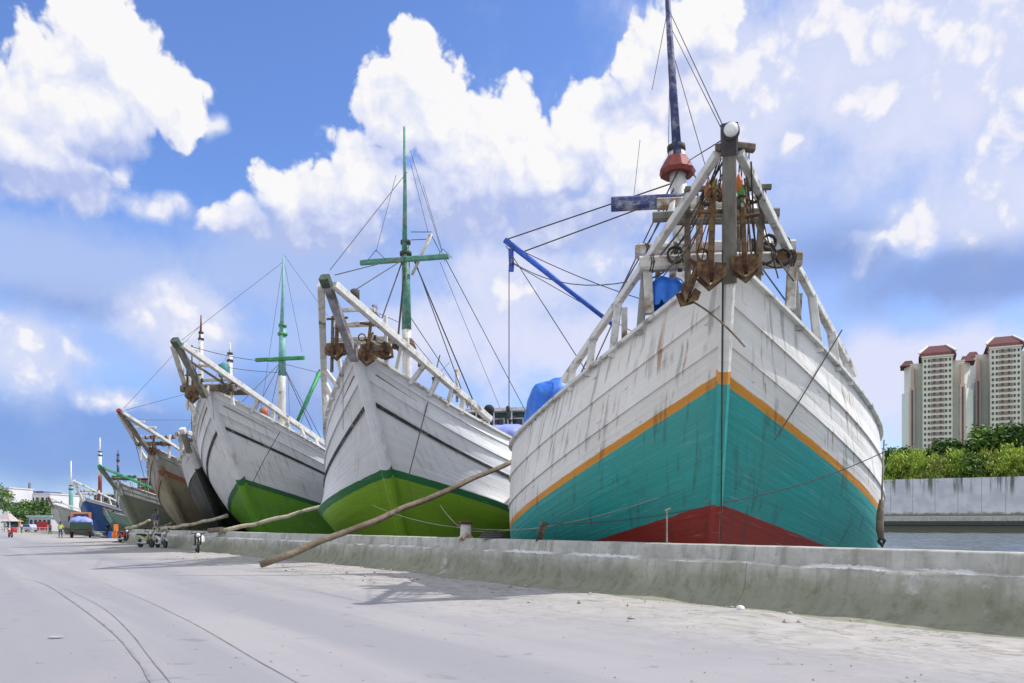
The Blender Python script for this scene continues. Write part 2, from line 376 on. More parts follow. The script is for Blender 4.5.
def ground_material():
    m, t, b = newmat('sunlit concrete'); oc = t.n('ShaderNodeTexCoord').outputs['Object']
    ca, sa = QD.x, QD.y
    al_ = t.vm('DOT_PRODUCT', oc, (ca, sa, 0)); ac = t.vm('DOT_PRODUCT', oc, (QN.x, QN.y, 0))
    q = t.n('ShaderNodeCombineXYZ', {0: al_, 1: ac, 2: 0.0}).outputs[0]
    big = t.noise(q, 0.12, 5, 0.6); mid = t.noise(t.vm('MULTIPLY', q, (0.06, 1.0, 1)), 0.9, 6, 0.6); fine = t.noise(oc, 9, 6, 0.7)
    c = t.mix(t.ss(big, 0.35, 0.65), (0.295, 0.288, 0.300), (0.338, 0.324, 0.322))
    c = t.mix(t.ss(mid, 0.42, 0.62, 0, 0.5), c, (0.258, 0.256, 0.272))
    lane = t.noise(t.vm('MULTIPLY', q, (0.02, 0.42, 1)), 1.0, 5, 0.6)
    c = t.mix(t.ss(lane, 0.44, 0.58, 0, 0.75), c, (0.252, 0.251, 0.268))
    pk = t.noise(oc, 0.42, 4, 0.55, 0.5)
    c = t.mix(t.ss(pk, 0.58, 0.74, 0, 0.55), c, (0.335, 0.285, 0.285))
    c = t.mix(t.ss(fine, 0.4, 0.75, 0, 0.18), c, (0.32, 0.32, 0.335))
    # spilled cement and sand lie thicker towards the wall: their own pale warm colour
    near = t.ss(t.m('ADD', t.m('ADD', ac, 12.47), t.m('MULTIPLY', t.m('SUBTRACT', t.noise(q, 0.35, 5, 0.6), 0.5), 5.0)), 6.8, 2.0)
    sand = t.mix(t.ss(t.noise(oc, 2.6, 7, 0.7), 0.38, 0.66), (0.36, 0.338, 0.305), (0.46, 0.435, 0.40))
    c = t.mix(t.m('MULTIPLY', near, 0.88), c, sand)
    crust = t.m('ABSOLUTE', t.m('SUBTRACT', t.noise(t.vm('MULTIPLY', q, (0.5, 1.4, 1)), 0.8, 5, 0.6, 0.6), 0.5))
    c = t.mix(t.m('MULTIPLY', t.ss(crust, 0.016, 0.004), t.m('MULTIPLY', near, 0.55)), c, (0.16, 0.145, 0.125))
    c = t.mix(t.m('MULTIPLY', t.ss(t.noise(t.vm('MULTIPLY', q, (0.4, 1.0, 1)), 1.3, 6, 0.65), 0.54, 0.66), t.m('MULTIPLY', near, 0.4)), c, (0.25, 0.23, 0.21))
    # dark oily spots, hair cracks
    sp = t.noise(oc, 1.7, 3, 0.5, 0.8)
    c = t.mix(t.ss(sp, 0.64, 0.72, 0, 0.45), c, (0.14, 0.14, 0.145))
    vo = t.n('ShaderNodeTexVoronoi', {'Vector': t.vm('ADD', q, t.vm('SCALE', t.noise(oc, 1.3, 4, 0.6, col=True), 0.7)), 'Scale': 0.22}, feature='DISTANCE_TO_EDGE')
    c = t.mix(t.ss(vo.outputs['Distance'], 0.004, 0.0, 0, 0.3), c, (0.2, 0.19, 0.18))
    t.put(b.inputs['Base Color'], c); b.inputs['Roughness'].default_value = 0.9
    h = t.m('ADD', t.m('MULTIPLY', t.noise(oc, 1.1, 3, 0.5), 0.25), t.m('MULTIPLY', fine, 0.35))
    h = t.m('ADD', h, t.m('MULTIPLY', t.m('MULTIPLY', near, t.noise(t.vm('MULTIPLY', q, (1, 2.2, 1)), 2.4, 6, 0.65)), 1.3))
    t.put(b.inputs['Normal'], t.n('ShaderNodeBump', {'Strength': 0.2, 'Distance': 0.04, 'Height': h}).outputs[0])
    return m


def wall_material(name='mossy concrete', gr=1.0):
    m, t, b = newmat(name); oc = t.n('ShaderNodeTexCoord').outputs['Object']
    s = t.n('ShaderNodeSeparateXYZ', {0: oc}); z = s.outputs[2]
    al_ = t.vm('DOT_PRODUCT', oc, tuple(QD)); q = t.n('ShaderNodeCombineXYZ', {0: al_, 1: z, 2: 0.0}).outputs[0]
    n1 = t.noise(oc, 1.3, 7, 0.65); n2 = t.noise(t.vm('MULTIPLY', q, (2.2, 0.35, 1)), 1.6, 6, 0.65)
    c = t.mix(t.ss(n1, 0.3, 0.7), (0.42, 0.415, 0.375), (0.54, 0.53, 0.485))
    low = t.ss(t.m('ADD', z, t.m('MULTIPLY', t.m('SUBTRACT', n1, 0.5), 0.9)), 1.0, 0.2)
    c = t.mix(t.m('MULTIPLY', low, 0.85 * gr), c, (0.235, 0.24, 0.155))
    c = t.mix(t.ss(n2, 0.46, 0.70, 0, 0.6), c, (0.19, 0.19, 0.14))
    c = t.mix(t.ss(t.noise(oc, 0.9, 6, 0.7), 0.60, 0.68, 0, 0.6), c, (0.60, 0.59, 0.57))
    c = t.mix(t.ss(t.noise(oc, 6.0, 6, 0.7), 0.58, 0.70, 0, 0.45), c, (0.18, 0.175, 0.135))
    c = t.mix(t.ss(t.noise(oc, 2.4, 8, 0.72), 0.50, 0.60, 0, 0.5), c, (0.30, 0.305, 0.25))
    c = t.mix(t.m('MULTIPLY', t.ss(t.noise(oc, 3.3, 7, 0.7), 0.50, 0.64), t.m('MULTIPLY', low, 0.45)), c, (0.135, 0.14, 0.085))
    ledge_lit = t.m('ABSOLUTE', t.m('ADD', t.m('SUBTRACT', z, 0.775), t.m('MULTIPLY', t.m('SUBTRACT', t.noise(oc, 5.0, 6, 0.7), 0.5), 0.16)))  # pale line along the ledge: sunlight on its crust painted into the colour
    c = t.mix(t.m('MULTIPLY', t.ss(ledge_lit, 0.034, 0.012), t.ss(t.noise(oc, 0.6, 3, 0.6), 0.42, 0.55)), c, (0.74, 0.73, 0.70))
    vt = t.m('ABSOLUTE', t.m('SUBTRACT', t.m('FRACT', t.m('MULTIPLY', al_, 0.155)), 0.5))
    c = t.mix(t.ss(vt, 0.0025, 0.0008, 0, 0.55), c, (0.11, 0.11, 0.09))
    t.put(b.inputs['Base Color'], c); b.inputs['Roughness'].default_value = 0.92
    t.put(b.inputs['Normal'], t.n('ShaderNodeBump', {'Strength': 0.7, 'Distance': 0.05, 'Height': t.noise(oc, 4, 8, 0.68)}).outputs[0])
    return m


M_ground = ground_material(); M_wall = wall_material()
M_moss = wall_material('mossy gutter')
# water
m, t, b = newmat('harbour water'); oc = t.n('ShaderNodeTexCoord').outputs['Object']
b.inputs['Base Color'].default_value = (0.10, 0.125, 0.14, 1); b.inputs['Roughness'].default_value = 0.2; b.inputs['IOR'].default_value = 1.33
wv = t.m('ADD', t.noise(t.vm('MULTIPLY', oc, (0.3, 1.0, 1)), 0.28, 5, 0.65), t.m('MULTIPLY', t.noise(oc, 1.5, 4, 0.6), 0.3))
t.put(b.inputs['Normal'], t.n('ShaderNodeBump', {'Strength': 0.6, 'Distance': 0.5, 'Height': wv}).outputs[0]); M_water = m
ZW = -0.55
def axis_(lo, a_, b_, hi, st): return [lo, (lo + a_) / 2] + [a_ + i * st for i in range(int((b_ - a_) / st) + 1)] + [b_ + (hi - b_) * k for k in (.02, .1, .4, 1)]
xs = axis_(-800, 12, 135, 4000, .8); ys = axis_(-100, 24, 200, 6000, .62); wm_ = MB()
wv_ = [(x, y, ZW + (0.2 * mnoise.noise(Vector((x * .22, y * .42, 0))) + 0.12 * mnoise.noise(Vector((x * .6 + 5, y * .95, 3))) if 12 < x < 135 and 24 < y < 200 else 0)) for y in ys for x in xs]
nx_ = len(xs); wm_.add(wv_, [(j * nx_ + i, j * nx_ + i + 1, j * nx_ + nx_ + i + 1, j * nx_ + nx_ + i) for j in range(len(ys) - 1) for i in range(nx_ - 1)])
tag(wm_.build('water', M_water, None, True), kind='structure')
# land: one sheet to the horizon with a quay face
edge = [quay(-60), quay(70), Vector((-40, 88, 0)), Vector((-49, 95, 0)), Vector((-61, 112, 0)), Vector((-92, 150, 0)), Vector((-100, 330, 0)), Vector((-60, 900, 0)), Vector((-60, 5000, 0))]
edge = [p - QN * 0.5 for p in edge]
g = MB(); pts = [(p.x, p.y, -0.07) for p in edge] + [(-5000, 5000, -0.07), (-5000, -300, -0.07), (edge[0].x, -300, -0.07)]
g.add(pts, [tuple(range(len(pts)))])
lo = [(p.x, p.y, -0.07) for p in edge] + [(p.x, p.y, -3) for p in edge]; ne = len(edge)
g.add(lo, [(i, i + 1, ne + i + 1, ne + i) for i in range(ne - 1)])
tag(g.build('ground', M_moss), kind='structure')
# pavement slab with a broken edge beside the wall
top = []
ts = [-55 + i * 0.35 for i in range(int(123 / 0.35))]
def gap(t_):
    if t_ < 4: base = 1.1
    elif t_ < 12: base = 1.1 - (t_ - 4) / 8 * 0.1
    elif t_ < 22: base = 1.0 - (t_ - 12) / 10 * 0.55
    elif t_ < 30: base = 0.45 + (t_ - 22) / 8 * 0.5
    else: base = 0.95
    return base + 0.3 * (mnoise.noise(Vector((t_ * .33, 3, 0)))) + 0.18 * mnoise.noise(Vector((t_ * 1.6, 7, 0))) + 0.07 * mnoise.noise(Vector((t_ * 6, 1, 0)))
slab = MB(); vs = []; fs = []; OFF = [0, .12, .3, .6, 1, 1.6, 2.4, 3.4, 4.8, 7, 10, 16, 30, 80, 400, 5000]
for i, t_ in enumerate(ts):
    g0 = max(gap(t_), .12)
    p = quay(t_, g0 - .05, -0.068); vs.append(p)
    for k, o in enumerate(OFF):
        lump = 0.0
        if o < 6:
            lump = (0.11 * max(0, mnoise.noise(Vector((t_ * .45, o * .6, 9)))) + 0.035 * mnoise.noise(Vector((t_ * 2.1, o * 2.2, 2)))) * max(0, 1 - o / 5) * min(1, .35 + o)
        vs.append(quay(t_, g0 + o, max(lump, -.02)))
K1 = len(OFF) + 1
for i in range(len(ts) - 1):
    for k in range(K1 - 1): fs.append((i * K1 + k, i * K1 + k + 1, (i + 1) * K1 + k + 1, (i + 1) * K1 + k))
slab.add(vs, fs)
e0 = quay(ts[-1], OFF[-1]); far_l = quay(ts[-1], gap(ts[-1]))
e2 = [far_l] + [Vector((-41.5, 88, 0)), Vector((-50.5, 95, 0)), Vector((-62.5, 112, 0)), Vector((-94, 150, 0)), Vector((-102, 330, 0)), Vector((-62, 900, 0)), Vector((-62, 5000, 0)), Vector((-4900, 5000, 0)), e0]
slab.add([(p.x, p.y, 0) for p in e2], [tuple(range(len(e2)))])
tag(slab.build('pavement', M_ground, smooth=True), kind='structure')

# quay wall: rounded battered profile with a fillet at its foot
prof = [(1.0, -0.07), (0.62, -0.03), (0.38, 0.05), (0.24, 0.17), (0.16, 0.34), (0.12, 0.6), (0.10, 0.755), (-0.09, 0.785), (-0.12, 0.97), (-0.135, 1.06), (-0.17, 1.085), (-0.44, 1.09), (-0.5, 1.05), (-0.5, -1.5)]
wallm = MB(); vs = []; fs = []; tw = [-30 + i * 0.4 for i in range(int(97 / 0.4))]; npf = len(prof)
for t_ in tw:
    for k, (o, z) in enumerate(prof):
        if k < 12:
            wv_ = 0.03 * mnoise.noise(Vector((t_ * .8, z * 3, 1))) + 0.018 * mnoise.noise(Vector((t_ * 3.5, z * 6, 4)))
            if k in (6, 7): wv_ += 0.05 * mnoise.noise(Vector((t_ * .5, 0, 8))) + 0.02 * mnoise.noise(Vector((t_ * 5, 0, 8)))
            zz = z + (0.012 * mnoise.noise(Vector((t_ * 1.1, 2, 2))) if k > 3 else 0) + (0.05 * mnoise.noise(Vector((t_ * .7, 5, 2))) * (1 if 0 < k < 5 else 0)) + (.04 * mnoise.noise(Vector((t_ * .9, 8, 8))) if k in (6, 7) else 0)
        else: wv_ = 0; zz = z
        vs.append(quay(t_, o + wv_ * (1 if k > 1 else 3), zz))
for i in range(len(tw) - 1):
    for k in range(npf - 1): fs.append((i * npf + k, i * npf + k + 1, (i + 1) * npf + k + 1, (i + 1) * npf + k))
fs.append(tuple(range(npf))); fs.append(tuple((len(tw) - 1) * npf + k for k in range(npf - 1, -1, -1)))
wallm.add(vs, fs)
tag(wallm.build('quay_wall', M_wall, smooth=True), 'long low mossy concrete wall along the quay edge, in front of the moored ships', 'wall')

# tyre tracks and a slab joint on the pavement
M_track = mat('tyre track', (0.255, 0.252, 0.265), 0.95, 0.3, 3, 0.1)
M_joint = mat('slab joint', (0.235, 0.23, 0.232), 0.95, 0.3, 3, 0.1)
def ribbon(name, px, width, m):
    P = [on_ground(x, y, 0.004) for x, y in px]; Q = []
    for i in range(len(P) - 1):
        a, b_, c_, d_ = P[max(i - 1, 0)], P[i], P[i + 1], P[min(i + 2, len(P) - 1)]
        for k in range(8):
            s = k / 8; Q.append(0.5 * ((2 * b_) + (c_ - a) * s + (2 * a - 5 * b_ + 4 * c_ - d_) * s * s + (3 * b_ - a - 3 * c_ + d_) * s ** 3))
    Q.append(P[-1]); vs = []; fs = []
    for i, p in enumerate(Q):
        d = (Q[min(i + 1, len(Q) - 1)] - Q[max(i - 1, 0)]).normalized(); n = Vector((-d.y, d.x, 0))
        ww = width * min(1, .15 + i / 14) * (0.5 + 0.9 * abs(mnoise.noise(Vector((i * .37, width * 50, 0)))))
        vs += [p + n * ww / 2, p - n * ww / 2]
    fs = [(2 * i, 2 * i + 1, 2 * i + 3, 2 * i + 2) for i in range(len(Q) - 1)]
    o = MB().add(vs, fs).build(name, m); o.location.z = 0.003; tag(o, kind='structure')
ribbon('pavement_track', [(20, 579), (44, 584), (73, 602), (111, 631), (138, 661), (152, 684)], 0.032, M_track)
ribbon('pavement_track', [(60, 586), (100, 606), (128, 630), (152, 660), (172, 684)], 0.022, M_track)
ribbon('pavement_joint', [(90, 578), (140, 598), (187, 620), (223, 640), (255, 659), (300, 684)], 0.02, M_joint)


# ------------------------------------------------------------------ ships
def lag(a, b_, c_, t_):       # quadratic through t = 0, 1, 2
    return a * (t_ - 1) * (t_ - 2) / 2 - b_ * t_ * (t_ - 2) + c_ * t_ * (t_ - 1) / 2


class Hull:
    LEN = 28.0
    def __init__(s, q): s.q = q
    def stem(s, z):
        t_ = s.q['zs2'] - z; return s.q['r'] * t_ + s.q['r2'] * t_ * t_
    def lev(s, t_):
        q = s.q
        if t_ < 0:
            k = -t_; f = lambda a, b_: a + (b_ - a) * k
            return f(q['zs0'], -1.6), f(q['zm0'], min(-2.2, q['zm0'] - 1)), f(q['B0'], q['B0'] * .6), f(q['Lb0'], q['Lb0'] * 1.15)
        return tuple(lag(q[n + '0'], q[n + '1'], q[n + '2'], t_) for n in ('zs', 'zm', 'B', 'Lb'))
    def tz(s, z):             # level whose stem height is z
        lo, hi = -1.0, 2.0
        for _ in range(40):
            m_ = (lo + hi) / 2
            if s.lev(m_)[0] < z: lo = m_
            else: hi = m_
        return (lo + hi) / 2
    def p(s, t_, d, side):
        q = s.q; zs, zm, B, Lb = s.lev(t_)
        z = zm + (zs - zm) * max(0, 1 - d / q['Ls']) ** q['e']
        b_ = B * (1 - (1 - min(d / Lb, 1)) ** q['p'])
        if d > 14:
            k = (d - 14) / 14; z += 1.3 * k * k; b_ *= 1 - .28 * k * k
        return Vector((side * b_, s.stem(zs) + d, z))
    def nrm(s, t_, d, side):
        e = .02; d = max(d, .04)
        a = s.p(t_, d + e, side) - s.p(t_, d - e, side); b_ = s.p(min(t_ + e, 2), d, side) - s.p(min(t_ + e, 2) - 2 * e, d, side)
        n = a.cross(b_).normalized()
        return n if n.x * side > 0 else -n
    def ds(s, n=46, end=None): return [(end or s.LEN) * (i / n) ** 1.8 for i in range(n + 1)]


def rope_pts(a, b_, sag=0.0, n=8):
    a, b_ = Vector(a), Vector(b_)
    return [a.lerp(b_, i / n) - Vector((0, 0, sag * 4 * (i / n) * (1 - i / n))) for i in range(n + 1)]


def build_ship(q):
    H = Hull(q); k = q.get('k', 1.0)
    root = empty('sailing_ship', (q['X0'], q['Y0'], 0), -R(q['al']), q['label'], 'ship', 'wooden sailing ships moored along the quay')
    # hull ------------------------------------------------
    hm = MB(); tl = [-1 + i / 4 for i in range(4)] + [i / 13 for i in range(27)]; ds = H.ds()
    for side in (-1, 1):
        vs = []; uv = []
        for t_ in tl:
            for d in ds: vs.append(H.p(t_, d, side)); uv.append((d + (40 if side > 0 else 0), H.lev(t_)[0]))
        nd = len(ds)
        hm.add(vs, [(i * nd + j, i * nd + j + 1, (i + 1) * nd + j + 1, (i + 1) * nd + j) for i in range(len(tl) - 1) for j in range(nd - 1)], uv)
    st = [H.p(t_, ds[-1], -1) for t_ in tl] + [H.p(t_, ds[-1], 1) for t_ in reversed(tl)]
    hm.add(st, [tuple(range(len(st)))], [(0, 9)] * len(st))
    hull = hm.build('hull', q['mat'], root, smooth=False, fixn=False)
    me = hull.data; me.polygons.foreach_set('use_smooth', [True] * len(me.polygons))
    # deck
    dk = MB(); vs = []
    dd = [d for d in ds if d > .5]
    for d in dd:
        for side in (-1, 1):
            p = H.p(1.7, d, side); vs.append((p.x * .97, p.y, p.z - .1))
    dk.add(vs, [(2 * i, 2 * i + 1, 2 * i + 3, 2 * i + 2) for i in range(len(dd) - 1)]); dk.build('deck', M_deck, root)
    # cap rail along the sheer
    for side in (-1, 1):
        cr = MB(); pts = [H.p(2, d, side) + Vector((0, 0, .03)) for d in ds[1:]]
        cr.beam(pts, .26 * k, .10 * k); cr.build('cap_rail', q.get('capmat', M_white), root)
    # lapped strakes
    for (z0, dz, proud, lm) in q['strakes']:
        t0, t1 = H.tz(z0), H.tz(z0 + dz)
        for side in (-1, 1):
            sb = MB(); vs = []; uv = []
            for d in ds:
                n = H.nrm(t0, d, side); a = H.p(t0, d, side); b_ = H.p(t1, d, side); pu = proud if lm else -.012; off = (40 if side > 0 else 0)
                vs += [a - n * .01, a + n * proud, b_ + n * pu, b_ - n * .01]
                uv += [(d + off, z0)] * 2 + [(d + off, z0 + dz)] * 2
            fs = []
            for i in range(len(ds) - 1):
                for j in range(3): fs.append((i * 4 + j, i * 4 + 4 + j, i * 4 + 5 + j, i * 4 + 1 + j))
            sb.add(vs, fs, uv); sb.build('strake', lm or q['mat'], root, fixn=False)
    # stem post rising to the bow head
    zt, hf, zh = q['zs2'], q['hf'], q['zh']
    sp = MB(); sw = q.get('sw', .36)
    zz = [-1.5 + (zt + 1.5) * i / 14 for i in range(15)]
    pts = [Vector((0, H.stem(z) - .10, z)) for z in zz]
    nlow = q.get('stem_paint')
    vs = []; fs = []; uv = []
    for i, p in enumerate(pts):
        a, b_ = pts[max(i - 1, 0)], pts[min(i + 1, 14)]; tg = (b_ - a).normalized(); fwd = Vector((0, -tg.z, tg.y))
        for (x, f) in ((-sw / 2, -.25), (-sw / 2 * .9, .16), (-sw * .22, .24), (sw * .22, .24), (sw / 2 * .9, .16), (sw / 2, -.25)):
            vs.append(p + Vector((x, 0, 0)) + fwd * f); uv.append((x + 80, p.z))
    for i in range(14):
        for j in range(5): fs.append((i * 6 + j, i * 6 + j + 1, i * 6 + 7 + j, i * 6 + 6 + j))
    sp.add(vs, fs, uv); sp.build('stem', q['mat'], root)
    head = Vector((q.get('hx', 0), -hf, zh)); base = Vector((0, -.05, zt - .5))
    bp = MB(); bp.beam([base, base.lerp(head, .5), head], min(sw * 1.0, .31), .30 * k, up=(0, 1, 0), taper=.85); bp.build('bow_post', q.get('postmat', M_stem), root)
    hc = MB(); dv = (head - base).normalized(); hc.beam([head - dv * .12, head + dv * q.get('cap', .22) * k], .34 * k, .34 * k, up=(0, 1, 0), bev=.3); hc.build('bow_head', q['headmat'], root)
    # bow rails from the head to the bulwarks
    re_, hw = q.get('rail_d', 4.2), q.get('rail_w', 1.6)
    rails = {}
    for side in (-1, 1):
        e = H.p(2, re_, side) + Vector((0, 0, .36 * k))
        a = head + Vector((side * .24 * k, .1, -.05))
        pts = [a, e] if not q.get('bend') else [a, Vector((side * q['bend'][0], q['bend'][1], q['bend'][2])), e]
        rails[side] = pts
        bm_ = MB(); bm_.beam(pts, q.get('rw', .25) * k, q.get('rw', .25) * k); bm_.build('bow_rail', q.get('railmat', M_white), root)
        for d in q.get('stan', (1.7, 2.4, 3.1, 3.7)):
            f = H.p(2, d, side)
            # height of the rail above this spot
            y0 = f.y; P = pts
            for i in range(len(P) - 1):
                if P[i].y <= y0 <= P[i + 1].y:
                    r_ = P[i].lerp(P[i + 1], (y0 - P[i].y) / (P[i + 1].y - P[i].y))
                    if r_.z > f.z + .1:
                        s_ = MB(); s_.beam([f - Vector((0, 0, .1)), r_], .2 * k, .16 * k); s_.build('stanchion', q.get('railmat', M_white), root)
    for i, (y, z, hw, th, mt) in enumerate(q['beams']):
        b_ = MB(); yy = y + .06 * math.sin(i * 7)
        b_.beam([(-hw, yy, z + .02 * (i % 2)), (0, yy - .04, z), (hw, yy + .05, z - .02)], th, th * .95, up=(0, 0, 1), bev=.35); b_.build('crossbeam', mt, root)
    for i, (y, z, hw, th, mt) in enumerate(q['beams'][:2]):
        for x in (-hw * .86, -hw * .5, hw * .45, hw * .88):
            for j in range(2):
                b_ = MB(); xx = x + j * .05; rr_ = th * .56
                b_.tube([(xx + .02 * math.sin(a * 1.3), y + rr_ * math.cos(a * .5236), z + rr_ * math.sin(a * .5236)) for a in range(13)], .022, 5); b_.build('lashing', M_rope, root)
        b_ = MB(); b_.tube(rope_pts((hw * .45, y - th * .55, z), (hw * .9, y - th * .5, z - .05), .22, 8), .02, 5); b_.build('lashing', M_rope, root)
    for (a, b_, w_, mt) in q.get('struts', ()):
        s_ = MB(); s_.beam([a, b_], w_, w_); s_.build('strut', mt, root)
    # masts
    for ms in q['masts']:
        y, x0 = ms['y'], ms.get('x', 0); z0 = ms.get('z0', 3); ln = Vector((ms.get('lean', (0, 0))[0], ms.get('lean', (0, 0))[1], 1))
        P = lambda z: Vector((x0, y, 0)) + Vector((ln.x * (z - z0), ln.y * (z - z0), z))
        r_ = ms['r']
        mm = MB(); mm.tube([P(z0 + (ms['z1'] - z0) * i / 4) for i in range(5)], r_, 12, r_ * .85); mo = mm.build('mast', ms['m1'], root, True)
        if 'zmid' in ms:
            mm = MB(); mm.tube([P(ms['z1'] - .4), P(ms['zmid'])], r_ * .9, 12, r_ * .72); mm.build('mast_section', ms['m2'], mo, True)
        zb = ms.get('zmid', ms['z1'])
        if 'z2' in ms:
            mm = MB(); mm.tube([P(zb - .45) + Vector((0, -r_ * .6, 0)), P((zb + ms['z2']) / 2), P(ms['z2'])], r_ * .5, 10, r_ * .2); mm.build('topmast', ms['m2'], mo, True)
            for dz_, k_ in ((-.45, 1.12), (.05, .95)): MB().tube([P(zb + dz_), P(zb + dz_ + .15)], r_ * k_, 12).build('mast_band', ms.get('bandmat', M_rope), mo, True)
        for (z, a, b_, th, rz, mt) in ms.get('yards', ()):
            c_ = P(z); ca, sa = math.cos(rz), math.sin(rz)
            mm = MB(); mm.beam([c_ + Vector((-a * ca, -a * sa - r_ * 1.3, 0)), c_ + Vector((0, -r_ * 1.3, .03)), c_ + Vector((b_ * ca, b_ * sa - r_ * 1.3, .05))], th, th * 1.1, bev=.4); mm.build('yard', mt, mo)
        if ms.get('collar'):
            z = ms['collar']; c_ = P(z); mm = MB()
            mm.lathe(c_, [(r_ * 1.05, -.3), (r_ * 1.75, -.34), (r_ * 1.9, -.22), (r_ * 1.25, .12), (r_ * 1.05, .2)], 9); mm.build('mast_collar', ms.get('collarmat', M_red), mo)
    for (a, b_, w_, mt) in q.get('booms', ()):
        s_ = MB(); s_.tube([a, Vector(a).lerp(Vector(b_), .5), b_], w_, 10, w_ * .7); s_.build('boom', mt, root, True)
    for rp in q.get('ropes', ()):
        a, b_, r_ = rp[:3]; sag = rp[3] if len(rp) > 3 else 0; mt = rp[4] if len(rp) > 4 else M_rope
        s_ = MB(); s_.tube(rope_pts(a, b_, sag, 10 if sag else 2), r_, 5); s_.build('rigging_line', mt, root)
    if q.get('house'):
        y0, y1, hw, z0, z1, wm = q['house']
        hb = MB(); hb.box((0, (y0 + y1) / 2, (z0 + z1) / 2), (hw * 2, y1 - y0, z1 - z0)); ho = hb.build('deckhouse', wm, root)
        rb = MB(); rb.beam([(0, y0 - .7, z1 + .1), (0, y1 + .4, z1 + .1)], hw * 2 + 1.1, .2); rb.build('roof', M_white, ho)
        for i in range(4):
            wb = MB(); wx = -hw + (i + .5) * hw / 2; wb.box((wx, y0 - .03, z1 - .75), (hw * .36, .05, .7)); wo = wb.build('window', M_glass, ho)
            fb = MB()
            for (dx, dz, sx, sz) in ((0, .38, hw * .42, .07), (0, -.38, hw * .42, .07), (-hw * .2, 0, .06, .7), (hw * .2, 0, .06, .7)): fb.box((wx + dx, y0 - .05, z1 - .75 + dz), (sx, .06, sz))
            fb.build('window_frame', M_white, wo)
        for i in range(6):
            x = -hw - .4 + i * (2 * hw + .8) / 5; pb = MB(); pb.tube([(x, y0 - .6, z0 - 1), (x, y0 - .6, z1)], .045, 6); pb.build('post', M_white, ho)
    return root, H, rails, head


def W(root, p):                      # ship-local -> world
    a = root.rotation_euler.z; p = Vector(p)
    return Vector((root.location.x + p.x * math.cos(a) - p.y * math.sin(a), root.location.y + p.x * math.sin(a) + p.y * math.cos(a), p.z))
def LOC(q, p):                       # world -> ship-local
    a = R(q['al']); p = Vector(p) - Vector((q['X0'], q['Y0'], 0))
    return Vector((p.x * math.cos(a) - p.y * math.sin(a), p.x * math.sin(a) + p.y * math.cos(a), p.z))


# --- the big ship with the teal bottom
Q1 = {'X0': 4.50, 'Y0': 16.6, 'al': 6.926, 'zs0': 1.96, 'zs1': 4.714, 'zs2': 6.98, 'zm0': 0.023, 'zm1': 1.248, 'zm2': 3.955, 'B0': 5.625, 'B1': 5.628, 'B2': 5.62,
      'Lb0': 8.163, 'Lb1': 7.726, 'Lb2': 9.265, 'p': 1.86, 'Ls': 9.299, 'e': 2.021, 'r': 0.383, 'r2': 0.006, 'hf': .95, 'zh': 8.85, 'hx': -.13, 'cap': .5, 'rw': .18, 'k': .9, 'sw': .28,
      'label': 'white wooden ship with teal and red bottom and an orange band, nearest to the camera', 'rail_d': 4.0, 'bend': (1.62, 1.7, 7.55),
      'mat': hull_mat('white teal red hull', [(2.0, (0.33, 0.022, 0.016)), (4.60, (0.03, 0.36, 0.335)), (4.83, (0.74, 0.30, 0.03)), (99, WHITE)], .75, .5, .6, 4.9),
      'headmat': mat('dark stained head', (0.07, 0.05, 0.06), .6, .4, 4, .3), 'strakes': [(5.42, .40, .045, None), (6.22, .40, .05, None)]}
L1 = lambda x, y, Y: LOC(Q1, at(x, y, Y))
Q1['beams'] = [(1.45, 7.42, 1.78, .33, M_logwhite), (2.35, 8.02, 1.85, .32, M_logwhite), (2.1, 8.75, 1.45, .22, M_stem), (2.9, 9.35, 1.3, .26, M_logwhite), (-.8, 8.95, .38, .16, M_oldwood)]
Q1['masts'] = [{'y': 7.4, 'x': .03, 'z0': 4, 'z1': 12.7, 'z2': 19.0, 'r': .29, 'm1': M_white, 'm2': M_navy, 'lean': (-.055, .015), 'collar': 12.35,
                'yards': [(11.05, 2.05, .5, .34, .03, M_navy)]}]
mt1 = LOC(Q1, at(683, 160, 24)); top1 = LOC(Q1, at(668, 8, 24.2)); hd1 = Vector((0, -.95, 9.2))
tip = L1(505, 240, 26); bb = L1(612, 324, 25.6)
Q1['booms'] = [(tip, L1(612, 324, 25.6), .10, M_blue)]
Q1['struts'] = [((-1.55, 1.5, 6.3), (-1.6, 1.5, 7.35), .2, M_logwhite), ((1.55, 1.5, 6.3), (1.6, 1.5, 7.35), .2, M_logwhite), ((-.9, 2.4, 6.3), (-1.0, 2.3, 8.0), .16, M_logwhite), ((.95, 2.4, 6.3), (1.0, 2.3, 8.0), .16, M_logwhite),
                ((-1.2, 2.2, 8.0), (-.9, 2.9, 9.4), .14, M_white), ((1.2, 2.2, 8.0), (.9, 2.9, 9.4), .14, M_white)]
